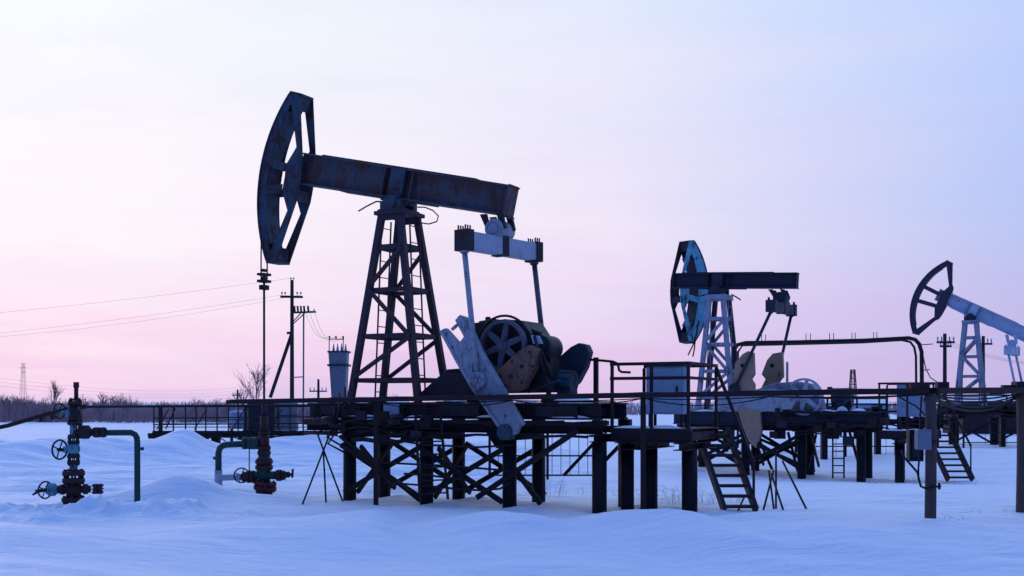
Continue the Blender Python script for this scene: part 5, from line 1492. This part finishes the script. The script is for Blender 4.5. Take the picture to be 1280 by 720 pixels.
rb = random.Random(99)
for k in range(22):
    px = rb.uniform(-5, 60) if k < 6 else rb.uniform(95, 290) if k < 16 else rb.uniform(440, 500)
    if k >= 16 and 0: continue
    b_ = bare_tree(px, rb.uniform(484, 497), rb.uniform(94, 100), 60+k, 'bare twiggy bush standing out of the brushwood belt', .035, spread=.6)
    b_.name = 'bare_bush' if k == 0 else 'bare_bush.%03d' % k
    b_['category'] = 'bush'; b_['group'] = 'bare bushes in the brushwood'
rnd = random.Random(11)
bm_ = MB()
for k in range(800):
    Y = rnd.uniform(96, 128); px = rnd.uniform(-30, 470)
    x = at(px, Y); h = zt(rnd.uniform(500, 509), Y)*rnd.uniform(.85, 1.12)*(1.0+.34*noise.noise((px*.030, 3.0, 0))+.26*noise.noise((px*.11, 5.0, 0)))*(1.25 if px < 75 else 1.0)
    z = gz(x, Y)-.1
    for j in range(9):
        a = rnd.uniform(0, 6.28); l = rnd.uniform(.05, .38)
        p = Vector((x+rnd.uniform(-.5, .5), Y+rnd.uniform(-.5, .5), z))
        d = Vector((math.cos(a)*l, math.sin(a)*l, 1)).normalized()
        hh_ = h*rnd.uniform(.55, 1.0)
        q = p+d*hh_
        bm_.cyl(p, q, .040, .010, n=3, cap=False)
        for e in range(4):
            f = rnd.uniform(.3, .9); s_ = p.lerp(q, f); b = rnd.uniform(0, 6.28)
            bm_.cyl(s_, s_+Vector((math.cos(b)*.6, math.sin(b)*.6, 1)).normalized()*hh_*(1-f)*.8, .022, .008, n=3, cap=False)
for k in range(1100):      # thinner, farther brushwood towards the right
    Y = rnd.uniform(150, 200); px = rnd.uniform(-40, 1330)
    x = at(px, Y); z = gz(x, Y)-.1
    for j in range(6):
        a = rnd.uniform(0, 6.28); l = rnd.uniform(.05, .4); h = rnd.uniform(.9, 2.1)
        p = Vector((x+rnd.uniform(-1, 1), Y+rnd.uniform(-1, 1), z)); bm_.cyl(p, p+Vector((math.cos(a)*l, math.sin(a)*l, 1))*h, .06, .02, n=3, cap=False)
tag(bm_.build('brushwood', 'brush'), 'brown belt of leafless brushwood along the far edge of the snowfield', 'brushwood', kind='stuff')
gr = MB()
for (px, Y, n, sp, hh_) in ((838, 19.2, 46, .42, .34), (690, 20.5, 16, .16, .42), (800, 20.4, 14, .3, .24), (1190, 16.4, 9, .16, .13), (1238, 17.6, 12, .3, .12), (895, 19.0, 24, .35, .26), (1135, 25.5, 26, .6, .34), (755, 21, 12, .4, .25)):
    for k in range(n):
        x = at(px, Y)+rnd.gauss(0, sp); y = Y+rnd.gauss(0, sp*.5); z = gz(x, y)
        h = hh_*rnd.uniform(.5, 1.3); a = rnd.uniform(0, 6.28); l = rnd.uniform(.1, .6)
        p = Vector((x, y, z-.05)); l *= 1.5; q = p+Vector((math.cos(a)*l*.5, math.sin(a)*l*.5, 1))*h*.6; e = q+Vector((math.cos(a+rnd.uniform(-1, 1))*l, math.sin(a)*l, rnd.uniform(-.2, .6)))*h*.5
        gr.tube([p, q, e], [.0028, .002, .0008], 3, False)
        if rnd.random() < .5: gr.tube([q, q+Vector((rnd.uniform(-1, 1), rnd.uniform(-1, 1), .6))*h*.25], [.0025, .001], 3, False)
tag(gr.build('dry_grass', 'grass'), 'thin dry grass stems poking through the snow', 'grass', kind='stuff')
